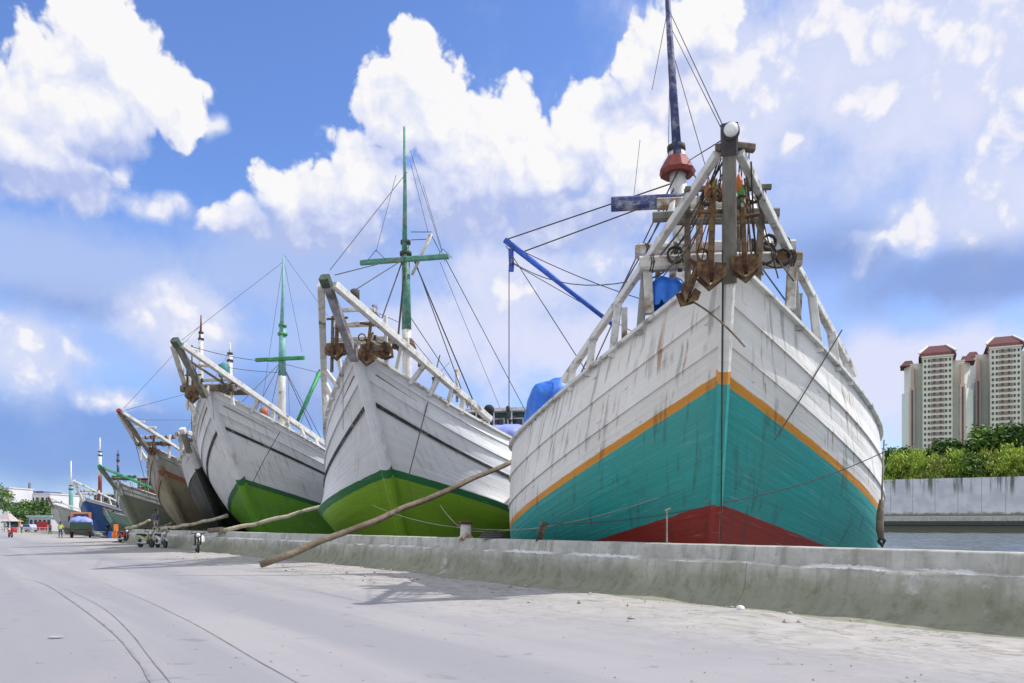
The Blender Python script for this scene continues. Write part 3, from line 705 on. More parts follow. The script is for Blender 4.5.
Q1['ropes'] = [(tip, L1(688, 178, 24), .022), (L1(520, 253, 26), L1(690, 190, 24), .022), (L1(505, 242, 26), L1(664, 306, 23), .014, .15), (L1(506, 246, 26), L1(588, 374, 21.8), .014),
               (L1(510, 262, 26), L1(640, 336, 23), .012), (L1(512, 262, 26), L1(652, 276, 19), .014, .45), (L1(509, 265, 26), L1(509, 424, 26), .016),
               (mt1, L1(572, 392, 22), .022), (mt1 + Vector((.1, .1, 0)), L1(580, 395, 23), .02), (L1(690, 170, 24), L1(560, 396, 23), .02), (mt1, L1(838, 372, 21), .02), (mt1, L1(825, 355, 21), .018),
               (top1, L1(724, 128, 16), .012), (L1(672, 30, 24), L1(722, 130, 16), .010), (L1(675, 60, 24), L1(735, 270, 20), .012), (top1, L1(652, 90, 26), .010), (L1(670, 45, 24), L1(668, 180, 24), .010),
               (L1(690, 160, 24), L1(722, 140, 16.2), .014), (L1(640, 140, 24), L1(633, 203, 24), .008),
               (L1(723, 250, 16.3), L1(722, 380, 17.1), .022, 0, mat('tarred line', (0.035, .05, .03), .8)), (L1(722, 380, 17.1), L1(721, 540, 18.4), .02, 0, mat('tarred line', (0.035, .05, .03), .8)),
               (L1(683, 297, 16.4), L1(745, 347, 16.4), .022, -.12, M_oldwood), (L1(884, 452, 19.5), L1(721, 503, 18), .012, .15), (L1(716, 505, 18), L1(540, 524, 21), .012, .12),
               (L1(842, 330, 19), L1(800, 400, 18.3), .016), (L1(800, 400, 18.3), L1(775, 440, 18.0), .016), (L1(884, 440, 20.5), L1(882, 500, 20.2), .02, 0, M_ropelight)]
ship1, H1, rails1, head1 = build_ship(Q1)

for i in range(16):
    r_ = random.Random(i + 400); sx = -1 if i % 2 else 1
    a_ = (sx * r_.uniform(.12, .35), r_.uniform(-.85, -.3), r_.uniform(8.0, 9.0)); b_ = (sx * r_.uniform(.4, 1.6), r_.uniform(1.2, 2.4), r_.uniform(6.6, 8.1))
    MB().tube(rope_pts(a_, b_, r_.uniform(.0, .35), 10), r_.uniform(.012, .024), 5).build('rigging_line', M_rope if i % 3 else M_oldwood, ship1, True)
for (a_, b_, w_, m_) in (((-.75, .9, 6.4), (-.8, .5, 8.7), .13, M_oldwood), ((.72, .9, 6.4), (.78, .5, 8.6), .13, M_oldwood), ((-.42, 1.9, 6.3), (-.4, 1.7, 9.0), .15, M_logwhite), ((.45, 1.9, 6.3), (.42, 1.7, 8.9), .12, M_oldwood),
                         ((-1.2, .9, 8.15), (1.2, 1.0, 8.12), .11, M_stem), ((-.9, -.1, 8.45), (.85, 0, 8.45), .10, M_stem), ((-1.3, 3.2, 5.6), (-1.25, 3.1, 8.6), .13, M_logwhite), ((1.9, 2.6, 5.4), (1.95, 2.4, 6.9), .14, M_logwhite), ((-2.1, 2.6, 5.4), (-2.1, 2.4, 6.7), .14, M_logwhite)):
    MB().beam([a_, b_], w_, w_).build('gear_timber', m_, ship1)
for i, (x, y, z, r0) in enumerate(((-1.0, 1.3, 7.6, .16), (.95, 1.3, 7.55, .2), (1.35, 1.4, 7.5, .14), (.5, .2, 8.4, .13), (-.45, .1, 8.35, .12), (1.2, 2.2, 8.1, .15))):
    n_ = 26; MB().tube([(x + r0 * math.cos(k_ * .75) * (1 + .03 * k_ % .2), y - .1 - .006 * k_, z - .1 + r0 * 1.2 * math.sin(k_ * .75)) for k_ in range(n_)], .022, 5).build('rope_hank', M_rope, ship1, True)

# --- second ship: white over green
grn = (0.22, 0.41, 0.018)
Q2 = {'X0': -5.765, 'Y0': 29.5, 'al': 13.09, 'zs0': 3.789, 'zs1': 6.288, 'zs2': 8.056, 'zm0': 0.998, 'zm1': 2.921, 'zm2': 5.004, 'B0': 4.811, 'B1': 5.192, 'B2': 4.469,
      'Lb0': 3.657, 'Lb1': 7.574, 'Lb2': 7.734, 'p': 1.646, 'Ls': 9.472, 'e': 2.169, 'r': 0.72, 'r2': -0.002, 'hf': 2.4, 'zh': 9.7, 'k': 1.0, 'sw': .42,
      'label': 'white wooden ship with bright green bottom and thin black line, second from the right', 'rail_d': 5.2,
      'mat': hull_mat('white and green hull', [(3.48, grn), (3.80, (0.015, 0.16, 0.045)), (99, (0.77, 0.78, 0.79))], .25, .35, .2, 4),
      'headmat': M_headg, 'strakes': [(6.16, .16, .06, M_darkline), (7.1, .45, .07, None), (7.75, .12, .05, None)], 'postmat': mat('violet grey post', (0.30, .28, .30), .7, .3, 3, .3, grime=(.1, .08, .08), gamt=.5)}
L2 = lambda x, y, Y: LOC(Q2, at(x, y, Y))
Q2['beams'] = [(.2, 7.98, 1.25, .34, M_oldwood), (.5, 8.45, 1.2, .16, M_white), (.3, 8.95, 1.05, .2, M_white), (-.2, 9.35, .8, .14, M_white), (1.2, 8.5, 1.6, .22, M_logwhite)]
m2 = L2(408, 300, 35.0)
Q2['masts'] = [{'y': m2.y, 'x': m2.x, 'z0': 4.5, 'z1': 10.4, 'zmid': 13.7, 'z2': 18.9, 'r': .235, 'm1': M_white, 'm2': M_green, 'lean': (-.012, 0), 'collar': 9.4, 'collarmat': M_rust,
                'yards': [(12.95, 1.95, 2.05, .20, .05, M_green)]}]
hd2 = Vector((0, -2.4, 9.9)); m2t = Vector((m2.x, m2.y, 13.2)); m2tt = L2(408, 140, 35)
Q2['booms'] = [(L2(431, 234, 34.5), L2(412, 275, 35), .09, M_white), (L2(374, 305, 33), L2(382, 330, 33), .11, M_navy), (L2(457, 370, 37), L2(457, 402, 37), .09, M_logwhite), (L2(418, 365, 34.5), L2(433, 366, 34.5), .09, M_oldwood), (L2(432, 379, 36), L2(443, 376, 36), .08, M_oldwood)]
Q2['struts'] = [((-1.1, .3, 7.2), (-1.05, .3, 9.3), .10, M_oldwood), ((1.1, .3, 7.4), (1.05, .3, 9.2), .12, M_white), ((-1.1, 1.2, 7.2), (-1.4, 1.2, 8.5), .14, M_white), ((1.1, 1.2, 7.2), (1.4, 1.2, 8.5), .14, M_white)]
Q2['ropes'] = [(L2(407, 172, 35), L2(330, 270, 28), .014), (m2t, L2(335, 275, 28), .02), (m2t, L2(352, 292, 29.5), .02), (m2t + Vector((-.2, 0, 0)), L2(382, 318, 33), .03), (m2t + Vector((-.1, 0, 0)), L2(398, 338, 34), .045),
               (m2t + Vector((.2, 0, 0)), L2(478, 412, 38), .03), (m2t + Vector((.25, 0, 0)), L2(468, 408, 37), .022), (L2(445, 258, 35), L2(525, 410, 42), .018), (L2(410, 150, 35), L2(445, 262, 35), .010), (L2(411, 165, 35), L2(428, 232, 35), .010),
               (L2(423, 185, 35), L2(442, 250, 35), .010), (L2(440, 262, 36), L2(500, 408, 42), .011), (L2(396, 175, 35), L2(376, 252, 34), .010), (L2(376, 250, 34), L2(368, 260, 34), .014), (L2(376, 250, 34), L2(386, 260, 34), .014), (L2(443, 249, 35), L2(434, 260, 35), .014), (L2(443, 249, 35), L2(452, 258, 35), .014),
               (L2(411, 318, 35), L2(472, 410, 38), .018), (L2(411, 338, 35), L2(462, 400, 37), .014), (L2(411, 232, 35), L2(431, 232, 34.5), .018), (L2(411, 240, 35), L2(430, 239, 34.5), .018), (L2(376, 312, 33), L2(398, 322, 34), .014), (L2(432, 236, 34.5), L2(440, 252, 35), .016),
               (L2(440, 355, 31.6), L2(409, 475, 31.3), .022), (L2(436, 376, 34), L2(450, 362, 36), .010), (L2(343, 360, 29), L2(343, 430, 30.5), .010)]
Q2['house'] = (19.0, 23.0, 2.3, 4.6, 8.15, mat('dark green cabin', (0.06, 0.12, 0.07), .6))
ship2, H2, rails2, head2 = build_ship(Q2)

# --- third ship
Q3 = {'X0': -15.68, 'Y0': 41.0, 'al': 11.321, 'zs0': 4.055, 'zs1': 6.711, 'zs2': 8.533, 'zm0': 1.104, 'zm1': 2.549, 'zm2': 3.991, 'B0': 4.563, 'B1': 4.774, 'B2': 4.351,
      'Lb0': 8.315, 'Lb1': 8.441, 'Lb2': 7.687, 'p': 1.814, 'Ls': 13.775, 'e': 1.882, 'r': 0.717, 'r2': 0.006, 'hf': 2.5, 'zh': 10.2, 'k': 1.05, 'sw': .42,
      'label': 'white wooden ship with green bottom and green topped mast, third from the right', 'rail_d': 7.0, 'stan': (1.7, 2.6, 3.4, 4.3, 5.2, 6.1),
      'mat': hull_mat('white and deep green hull', [(3.75, (0.13, 0.34, 0.014)), (4.06, (0.02, 0.13, 0.04)), (99, (0.76, 0.77, 0.77))], .45, .5, .35, 4.2),
      'headmat': M_headg, 'strakes': [(6.62, .16, .05, M_darkline), (7.45, .40, .07, None), (8.2, .12, .05, None)]}
L3 = lambda x, y, Y: LOC(Q3, at(x, y, Y))
Q3['beams'] = [(.2, 8.5, 1.5, .36, M_oldwood), (.6, 9.0, 1.2, .18, M_white), (-.6, 9.5, .8, .14, M_white), (1.6, 8.5, 1.7, .3, M_oldwood)]
m3 = L3(281, 400, 46.5)
Q3['masts'] = [{'y': m3.y, 'x': m3.x, 'z0': 4.5, 'z1': 10.5, 'zmid': 12.9, 'z2': 17.0, 'r': .25, 'm1': M_white, 'm2': M_teal, 'lean': (.012, 0), 'bandmat': M_brightgreen, 'yards': [(11.0, 1.45, 1.5, .2, .05, M_brightgreen)]}]
Q3['booms'] = [(L3(320, 372, 47), L3(296, 424, 46), .13, M_brightgreen), (L3(318, 376, 47), L3(321, 370, 47), .16, M_navy)]
m3t = L3(281, 362, 46.5)
Q3['struts'] = [((-1.3, .3, 7.4), (-1.1, .3, 9.4), .12, M_white), ((1.3, .4, 7.6), (1.1, .4, 9.2), .14, M_white), ((0, -1.6, 9.6), (-1.2, .2, 8.5), .1, M_oldwood), ((0, -1.6, 9.6), (1.2, .2, 8.5), .1, M_oldwood)]
Q3['ropes'] = [(L3(283, 262, 46.5), L3(182, 340, 39), .012), (m3t, L3(184, 344, 39), .018, .2), (m3t + Vector((0, 0, -.6)), L3(210, 364, 41), .016, .1), (L3(283, 262, 46.5), L3(258, 430, 46), .010), (L3(284, 262, 46.5), L3(302, 352, 47), .010),
               (m3t, L3(242, 402, 44), .016), (m3t, L3(252, 418, 44), .018), (m3t, L3(312, 430, 47), .022), (m3t, L3(322, 440, 48), .018), (m3t, L3(266, 430, 45), .016), (L3(320, 373, 47), L3(284, 364, 46.5), .014), (L3(320, 374, 47), L3(330, 420, 47), .014), (L3(319, 374, 47), L3(300, 425, 46.5), .012),
               (L3(288, 376, 46.5), L3(290, 425, 46), .010), (L3(265, 458, 42.8), L3(280, 432, 42.8), .02), (L3(265, 458, 42.8), L3(250, 488, 43), .02), (L3(284, 255, 46.5), L3(345, 340, 50), .010), (L3(212, 392, 41), L3(214, 420, 41), .01)]
ship3, H3, rails3, head3 = build_ship(Q3)


def lesser(base, X0, Y0, zs2, sc, al, **kw):
    """a ship of the same family, scaled from the third one"""
    q = dict(base); f = sc
    for n_ in ('zs0', 'zs1', 'zm0', 'zm1', 'zm2'): q[n_] = base[n_] * zs2 / base['zs2']
    for n_ in ('B0', 'B1', 'B2', 'Lb0', 'Lb1', 'Lb2', 'Ls'): q[n_] = base[n_] * f
    q['zs2'] = zs2; q['X0'] = X0; q['Y0'] = Y0; q['al'] = al; q['k'] = f
    for n_ in ('ropes', 'masts', 'booms', 'struts', 'house'): q[n_] = ()
    q.update(kw)
    return q


# --- fourth ship: dark bottom, squeezed behind the third
pz = at(201, 445, 48)
Q4 = lesser(Q3, pz.x - .45, 47.5, 6.25, .98, 11, hf=.7, zh=6.9, rail_d=4.5, stan=(1.5, 2.5, 3.5), zs1=4.9, zm1=2.5, zm2=4.2,
            label='white topped wooden ship with black green bottom, squeezed in behind the third ship',
            mat=hull_mat('black green hull', [(1.0, (0.20, 0.02, 0.015)), (4.95, (0.012, 0.017, 0.010)), (99, (0.58, 0.58, 0.56))], .3, .35, .4, 5.5, grimecol=(.03, .035, .02)),
            headmat=M_white, strakes=[(4.95, .3, .05, None)])
L4 = lambda x, y, Y: LOC(Q4, at(x, y, Y))
Q4['beams'] = [(.4, 6.9, 1.2, .24, M_logwhite), (1.0, 6.6, 1.4, .24, M_oldwood)]
Q4['masts'] = [{'y': L4(230, 400, 56).y, 'x': L4(230, 400, 56).x, 'z0': 4, 'z1': 13.3, 'z2': 14.2, 'r': .2, 'm1': M_white, 'm2': M_white}]
Q4['ropes'] = [(L4(230, 350, 56), L4(188, 428, 47), .012), (L4(192, 345, 50), L4(192, 455, 50), .05, 0, M_oldwood)]
ship4, H4, _, _ = build_ship(Q4)
# --- fifth: grey tan hull with a brown band
pz = at(152, 447, 54.5)
Q5 = lesser(Q3, pz.x, 54.5, 6.75, .74, 11, hf=3.3, zh=8.7, rail_d=6.2, stan=(1.2, 2.2, 3.2, 4.2, 5.2),
            label='weathered grey tan wooden ship with brown band, fifth from the right',
            mat=hull_mat('weathered tan hull', [(4.95, (0.30, 0.26, 0.16)), (5.35, (0.24, 0.09, 0.04)), (99, (0.38, 0.37, 0.33))], .9, 1.1, .8, 2, rustcol=(0.25, .12, .04)),
            headmat=M_red, strakes=[(4.95, .4, .06, None), (6.3, .2, .05, None)])
L5 = lambda x, y, Y: LOC(Q5, at(x, y, Y))
Q5['beams'] = [(.2, 7.0, 1.3, .28, M_oldwood), (.8, 7.5, 1.2, .22, M_logwhite), (-.8, 8.0, .8, .14, M_white), (-1.6, 8.3, .5, .12, M_white)]
Q5['struts'] = [((0, -3.0, 8.5), (-1.2, .2, 7.0), .14, M_white), ((0, -3.0, 8.5), (1.2, .2, 7.0), .14, M_white), ((-1.1, .3, 5.8), (-1.1, .3, 7.6), .14, M_white), ((1.1, .3, 6), (1.1, .3, 7.6), .14, M_white)]
Q5['masts'] = [{'y': L5(201, 420, 62).y, 'x': L5(201, 420, 62).x, 'z0': 4, 'z1': 16.2, 'z2': 17.7, 'r': .2, 'm1': M_white, 'm2': M_red}]
Q5['ropes'] = [(L5(201, 325, 62), L5(124, 408, 52), .014), (L5(201, 390, 62), L5(126, 410, 52), .016), (L5(192, 420, 56), L5(135, 420, 53), .012), (L5(152, 445, 54), L5(158, 515, 56), .03, 0, M_ropelight), (L5(132, 430, 53), L5(150, 500, 56), .018)]
ship5, H5, _, _ = build_ship(Q5)
# --- sixth: grey green hull, green rails
pz = at(117, 483, 63.5)
Q6 = lesser(Q3, pz.x, 63.5, 4.8, .72, 12, hf=1.9, zh=5.9, rail_d=5.5, stan=(1.5, 2.5, 3.5, 4.5),
            label='grey green wooden ship with green bow rails, sixth from the right',
            mat=hull_mat('grey green hull', [(3.9, (0.17, 0.19, 0.13)), (99, (0.33, 0.38, 0.35))], .5, 1.0, .5, 1),
            headmat=M_brightgreen, railmat=M_brightgreen, strakes=[(4.0, .2, .05, M_white), (4.4, .2, .05, M_white)])
L6 = lambda x, y, Y: LOC(Q6, at(x, y, Y))
Q6['beams'] = [(.2, 5.1, 1.0, .24, M_oldwood), (.8, 5.3, 1.1, .2, M_brightgreen)]
Q6['masts'] = [{'y': L6(118, 460, 72).y, 'x': L6(118, 460, 72).x, 'z0': 3, 'z1': 7.6, 'z2': 8.2, 'r': .13, 'm1': M_navy, 'm2': M_navy}]
Q6['ropes'] = [(L6(130, 482, 64), L6(142, 528, 64), .02)]
ship6, H6, _, _ = build_ship(Q6)
# --- seventh: blue
pz = at(83, 497, 98)
Q7 = lesser(Q3, pz.x, 98, 4.8, .8, 6, hf=1.6, zh=6.6, rail_d=7, stan=(1.5, 2.5, 3.5, 4.5, 5.5),
            label='dark blue wooden ship with white bow rails, seventh from the right behind the truck',
            mat=hull_mat('blue hull', [(4.4, (0.018, 0.085, 0.26)), (99, (0.6, 0.6, 0.6))], .3, .5, .3, 4.5), headmat=M_white, postmat=M_white, strakes=[(4.4, .25, .05, None)])
L7 = lambda x, y, Y: LOC(Q7, at(x, y, Y))
Q7['beams'] = [(.4, 5.2, 1.2, .25, M_white), (1.2, 5.6, 1.3, .25, M_white)]
Q7['masts'] = [{'y': L7(100, 480, 112).y, 'x': L7(100, 480, 112).x, 'z0': 3, 'z1': 8.6, 'zmid': 11.5, 'z2': 13.6, 'r': .28, 'm1': M_red, 'm2': M_lamp}]
Q7['house'] = (16, 21, 2.6, 4, 8.0, M_red)
ship7, H7, _, _ = build_ship(Q7)
# --- eighth: small pale one, farthest
pz = at(54, 504, 116)
Q8 = lesser(Q3, pz.x, 116, 4.3, .72, 4, hf=1.2, zh=5.2, rail_d=6, stan=(1.5, 3, 4.5),
            label='small pale grey wooden ship, farthest of the moored row at the left',
            mat=hull_mat('pale grey hull', [(1.0, (0.2, .2, .17)), (99, (0.5, 0.52, 0.5))], .3, .6, .3, 1), headmat=M_rust, strakes=[(3.6, .2, .05, None)])
L8 = lambda x, y, Y: LOC(Q8, at(x, y, Y))
Q8['beams'] = [(.4, 4.7, 1.0, .25, M_white)]
Q8['masts'] = [{'y': L8(71, 490, 124).y, 'x': L8(71, 490, 124).x, 'z0': 2, 'z1': 7.3, 'z2': 11.3, 'r': .34, 'm1': M_teal, 'm2': M_lamp}]
Q8['house'] = (14, 19, 2.6, 4, 6.2, mat('grey wheelhouse', (0.16, 0.20, 0.20), .7))
ship8, H8, _, _ = build_ship(Q8)
# small teal green boat behind the truck
pz = at(106, 512, 84)
Q9 = lesser(Q3, pz.x, 84, 2.9, .5, 14, hf=.3, zh=3.1, rail_d=2.5, stan=(1.5,), label='small teal green wooden boat between the blue ship and the grey green ship',
            mat=hull_mat('teal green hull', [(1.7, (0.10, 0.16, 0.13)), (99, (0.16, 0.30, 0.26))], .3, .8, .3, 1), headmat=M_oldwood, railmat=M_oldwood, strakes=[(2.5, .15, .04, None)])
Q9['beams'] = [(.4, 3.0, .7, .14, M_oldwood)]
ship9, _, _, _ = build_ship(Q9)
#@@REST
# ------------------------------------------------------------------ things on and around the ships
def anchor(root, p, length, size, tilt, yaw, label, palm=True):
    """p: ship-local point of the crown (lowest point)"""
    a = empty('anchor', W(root, p), root.rotation_euler.z, label, 'anchor', 'rusty anchors hanging at the bows')
    a.rotation_euler = (0, tilt, root.rotation_euler.z + yaw)
    s_ = MB(); s_.beam([(0, 0, size * .25), (0, .02, length)], .11, .13, bev=.3); s_.build('shank', M_rust, a)
    s_ = MB(); s_.tube([(-size * .75, 0, length * .86), (size * .75, 0, length * .88)], .045, 8); s_.build('stock', M_rust, a, True)
    for sx in (-1, 1):
        f = MB()
        f.prism([(sx * .03, .0), (sx * size * .62, size * .46), (sx * size * .62, size * 1.0), (sx * .06, size * 1.02)], -.12, -.06)
        f.build('fluke', M_rust, a)
    s_ = MB(); s_.beam([(-size * .5, .03, size * .42), (0, .03, -.02), (size * .5, .03, size * .42)], .10, .13, up=(0, 1, 0)); s_.build('arm', M_rust, a)
    r_ = MB(); n = 14; pts = [(0.13 * math.cos(6.283 * i / n), 0, length + .12 + .13 * math.sin(6.283 * i / n)) for i in range(n + 1)]; r_.tube(pts, .025, 6); r_.build('ring', M_rust, a, True)
    return a
anchor(ship1, L1(710, 287, 16.15), 1.75, .46, R(2), R(6), 'rusty anchor with broad pointed fluke hanging left of the stem of the teal ship')
anchor(ship1, L1(746, 279, 16.25), 1.45, .44, R(-3), R(-8), 'dark rusty anchor hanging right of the stem of the teal ship')
anchor(ship1, L1(684, 303, 16.1), 1.0, .34, R(24), R(30), 'small tilted anchor hooked over the left bow planks of the teal ship')
anchor(ship2, (-.62, -.35, 7.55), 1.7, .55, R(2), 0, 'rusty anchor hanging left of the stem of the second ship')
anchor(ship2, (.55, -.3, 7.3), 1.7, .52, R(6), R(20), 'rusty anchor hanging right of the stem of the second ship')
anchor(ship2, L2(392, 356, 29.4), 1.2, .5, R(-58), R(10), 'rusty anchor lying tilted on the right bulwark of the second ship')
anchor(ship3, (-.55, -.35, 7.7), 1.6, .6, R(2), 0, 'rusty anchor hanging at the bow of the third ship')
anchor(ship5, (.35, -.4, 6.2), 1.4, .45, R(3), 0, 'small rusty anchor hanging at the bow of the grey tan ship')

# cloth-wrapped floats hanging under the bow head of the first ship
for (x, y, c_, nm, wh) in ((708, 190, paint('faded float orange', (.34, .13, .05)), 'orange', 'left outer'), (715, 187, paint('faded float yellow', (.36, .29, .08)), 'yellow', 'left inner'), (739, 183, M_orange, 'faded orange', 'right inner'),
                           (741, 193, paint('float green', (.12, .42, .06)), 'green', 'right, lowest'), (720, 192, M_red, 'dull red', 'left, beside the post')):
    p = W(ship1, L1(x, y, 16.35))
    b_ = empty('float', p, 0, '%s float hanging under the bow head of the teal ship, %s' % (nm, wh), 'float', 'floats hanging at the bow')
    MB().lathe((0, 0, 0), [(.01, -.21), (.05, -.19), (.08, -.09), (.075, .03), (.045, .13), (.015, .2)], 10).build('float_body', c_, b_, True)
    MB().tube([(0, 0, .22), (.01, 0, .4), (0, .02, .55)], .015, 6).build('cord', M_rope, b_)


def tarp(name, root, c, rad, seed, m, label, squash=2.4, tilt=0.0, lean=0.0):
    """tarpaulin pulled over cargo: bulging top, creases that run down, ragged hem"""
    c = Vector(c); v = []; f = []; nu, nv = 48, 22
    for i in range(nu):
        a = 2 * math.pi * i / nu
        for j in range(nv):
            h = j / (nv - 1)                         # 0 top -> 1 hem
            e = math.sin(min(h * 1.25, 1) * math.pi / 2) ** .8
            ca, sa = math.cos(a), math.sin(a); sq = (abs(ca) ** squash + abs(sa) ** squash) ** (-1 / squash)
            fold = 1 + .15 * h * mnoise.noise(Vector((ca * 5 + seed, sa * 5, h * .6))) + .10 * h * mnoise.noise(Vector((ca * 12, sa * 12 + seed, h)))
            z = rad[2] * (1 - max(0, h) ** 2.1) + .05 * rad[2] * mnoise.noise(Vector((ca * e * 5, sa * e * 5, seed + 3))) + .16 * rad[2] * mnoise.noise(Vector((ca * e * 2, sa * e * 2, seed)))
            if h > .97: z -= .1 * rnd.random()
            v.append(c + Vector((ca * sq * e * rad[0] * fold, sa * sq * e * rad[1] * fold, z - tilt * sa * sq * e * rad[1] + lean * ca * sq * e * rad[0])))
    for i in range(nu):
        for j in range(nv - 1): f.append((i * nv + j, ((i + 1) % nu) * nv + j, ((i + 1) % nu) * nv + j + 1, i * nv + j + 1))
    o = MB().add([W(root, p) if root else p for p in v], f).build(name, m, None, True)
    return tag(o, label, 'tarpaulin')
tarp('tarpaulin', ship1, (-4.1, 7.6, 3.75), (.95, 2.2, 1.45), 3, M_tarp, 'large bright blue tarpaulin bulging over cargo at the left bulwark of the teal ship', tilt=.34)
tarp('tarpaulin', ship1, L1(666, 306, 18.6), (.5, .45, .62), 8, M_tarp, 'small blue tarpaulin tucked behind the logs at the bow of the teal ship')
tarp('tarpaulin', ship2, L2(505, 445, 44), (1.9, 2.4, 1.0), 5, M_tarppale, 'pale blue tarpaulin on the deck before the cabin of the second ship')
# lamp in the bow head of the first ship
la = empty('bow_lamp', W(ship1, (-.14, -1.22, 9.08)), ship1.rotation_euler.z, 'round white lamp set in the bow head of the teal ship', 'lamp')
MB().lathe((0, 0, 0), [(.02, -.10), (.12, -.10), (.14, -.02), (.12, .06)], 18, 'Y').build('lens', M_lamp, la, True)
MB().lathe((0, .03, 0), [(.165, -.05), (.18, .02), (.165, .10)], 18, 'Y').build('housing', M_rope, la, True)
# block hanging from the blue boom
bk = empty('hoist_block', at(511, 262, 26), 0, 'blue hoist block hanging from the tip of the blue boom', 'pulley')
MB().beam([(0, 0, .42), (0, 0, .2), (0.02, 0, -.12), (0, 0, -.3)], .17, .15, up=(0, 1, 0), bev=.5).build('block', M_blue, bk)
MB().lathe((0, 0, 0), [(.16, -.05), (.12, 0), (.16, .05)], 14, 'X').build('sheave', M_navy, bk, True)
hk = empty('cargo_hook', at(508, 418, 26), 0, 'dark cargo hook at the end of the long fall rope left of the teal ship', 'hook')
MB().tube([(0, 0, .25), (0, 0, 0), (.08, 0, -.1), (.17, 0, -.05), (.18, 0, .06)], .03, 7).build('hook', M_rope, hk, True)
MB().lathe((0, 0, .3), [(.02, -.1), (.07, -.06), (.07, .06), (.02, .1)], 10).build('ball', M_rope, hk, True)
# hanging fender log
fe = empty('fender', at(880.5, 545, 20.2), 0, 'mossy hanging log fender at the right flank of the teal ship', 'fender')
MB().tube([(.03, 0, 1.15), (.0, .02, .8), (-.02, 0, .4), (.02, .01, .12)], [.05, .085, .095, .07], 10, wob=.2).build('log', M_oldwood, fe, True)
MB().tube([(.02, 0, .2), (-.07, -.04, .1), (.03, -.03, -.02), (.10, 0, .1), (.02, 0, .22)], .05, 7).build('rope_knot', mat('dark wet rope', (.05, .05, .035), .9), fe, True)
MB().tube([(.03, 0, 1.1), (.07, 0, 2.4)], .022, 6).build('hanging_rope', M_ropelight, fe, True)
# wheel-like blocks and barrels on ship 2 and 3 decks
for root, p, r_, m_, lab in ((ship2, L2(355, 296, 29.3), .27, M_rope, 'dark coil of rope on the bow rail of the second ship'), (ship2, L2(396, 343, 31.2), .26, M_rope, 'black coil on the middle of the bow rail of the second ship'),
                             (ship3, L3(224, 371, 42), .42, paint('teal drum', (.04, .22, .22)), 'teal drum behind the bow rail of the third ship'), (ship3, L3(264, 414, 43.6), .36, paint('orange brown buoy', (.5, .15, .05)), 'orange brown round buoy under the bow rail of the third ship')):
    o = MB().lathe((0, 0, 0), [(r_ * .25, -r_ * .55), (r_ * .8, -r_ * .6), (r_, -r_ * .2), (r_ * 1.0, r_ * .2), (r_ * .8, r_ * .6), (r_ * .25, r_ * .55)], 16, 'X').build('coil' if m_ is M_rope else ('drum' if 'drum' in lab else 'buoy'), m_, None, True)
    o.location = W(root, p); o.rotation_euler.z = root.rotation_euler.z + .4; tag(o, lab, 'coil' if m_ is M_rope else ('drum' if 'drum' in lab else 'buoy'))
# radar dome on ship 2
rd = empty('deck_radar', at(489, 424, 45), 0, 'round black radar dish on a pole above the cabin of the second ship', 'dish')
MB().tube([(0, 0, 0), (0, 0, .6)], .04, 6).build('pole', M_white, rd); MB().lathe((0, 0, .8), [(.08, -.16), (.25, -.1), (.30, 0), (.25, .12), (.1, .16)], 14, 'Y').build('dish_head', M_black, rd, True)

# mooring hardware on the wall
def on_wall(px, off=-.27):
    k = (px - 512) / FPX; t_ = (QA.x - k * QA.y) / (k * QD.y - QD.x); return quay(t_, off, 1.09), t_
p, _ = on_wall(458)
bo = empty('bollard', p, 0, 'rust topped white bollard standing on the quay wall', 'bollard')
MB().lathe((0, 0, 0), [(.22, -.06), (.21, .03), (.165, .06), (.16, .26), (.155, .40)], 18).build('column', M_logwhite, bo, True)
MB().lathe((0, 0, .40), [(.16, 0), (.20, .02), (.205, .07), (.19, .10), (.02, .105)], 18).build('cap', M_rust, bo, True)
cr = MB(); p, _ = on_wall(484); n = 40
cr.tube([p + Vector((math.cos(i * .62) * (.34 - .003 * i), math.sin(i * .62) * .16 + .02 * i * .2, .04 + .05 * (i // 10))) for i in range(n)], .035, 6)
tag(cr.build('rope_coil', M_rope, None, True), 'dark heap of rope lying on the quay wall beside the bollard', 'rope')
p, _ = on_wall(533)
wp = MB().beam([p + Vector((-.06, 0, -.05)), p + Vector((0, 0, .2)), p + Vector((.07, .02, .47))], .20, .17, bev=.3).build('mooring_post', M_oldwood); tag(wp, 'short brown wooden post leaning on the quay wall below the teal hull', 'post')
p, _ = on_wall(658)
wp = MB().tube([p + Vector((0, 0, -.05)), p + Vector((0, 0, .70))], .018, 7).tube([p + Vector((-.04, 0, .70)), p + Vector((.08, 0, .74))], .022, 7).build('iron_rod', M_ropelight); tag(wp, 'thin pale iron rod standing on the quay wall before the teal hull', 'rod')
for (a, b_, sg, lab) in ((on_wall(533)[0] + Vector((0, 0, .3)), at(372, 505, 31.2), .35, 'slack mooring rope from the brown post to the second ship'),
                         (on_wall(458)[0] + Vector((0, 0, .2)), at(440, 505, 30.5), .1, 'mooring rope from the rust topped bollard to the second ship'),
                         (on_wall(458)[0] + Vector((.1, 0, .2)), at(660, 497, 18.6), .25, 'thin mooring rope from the rust topped bollard to the teal ship')):
    tag(MB().tube(rope_pts(a, b_, sg, 12), .010, 5).build('mooring_rope', M_ropelight, None, True), lab, 'rope')

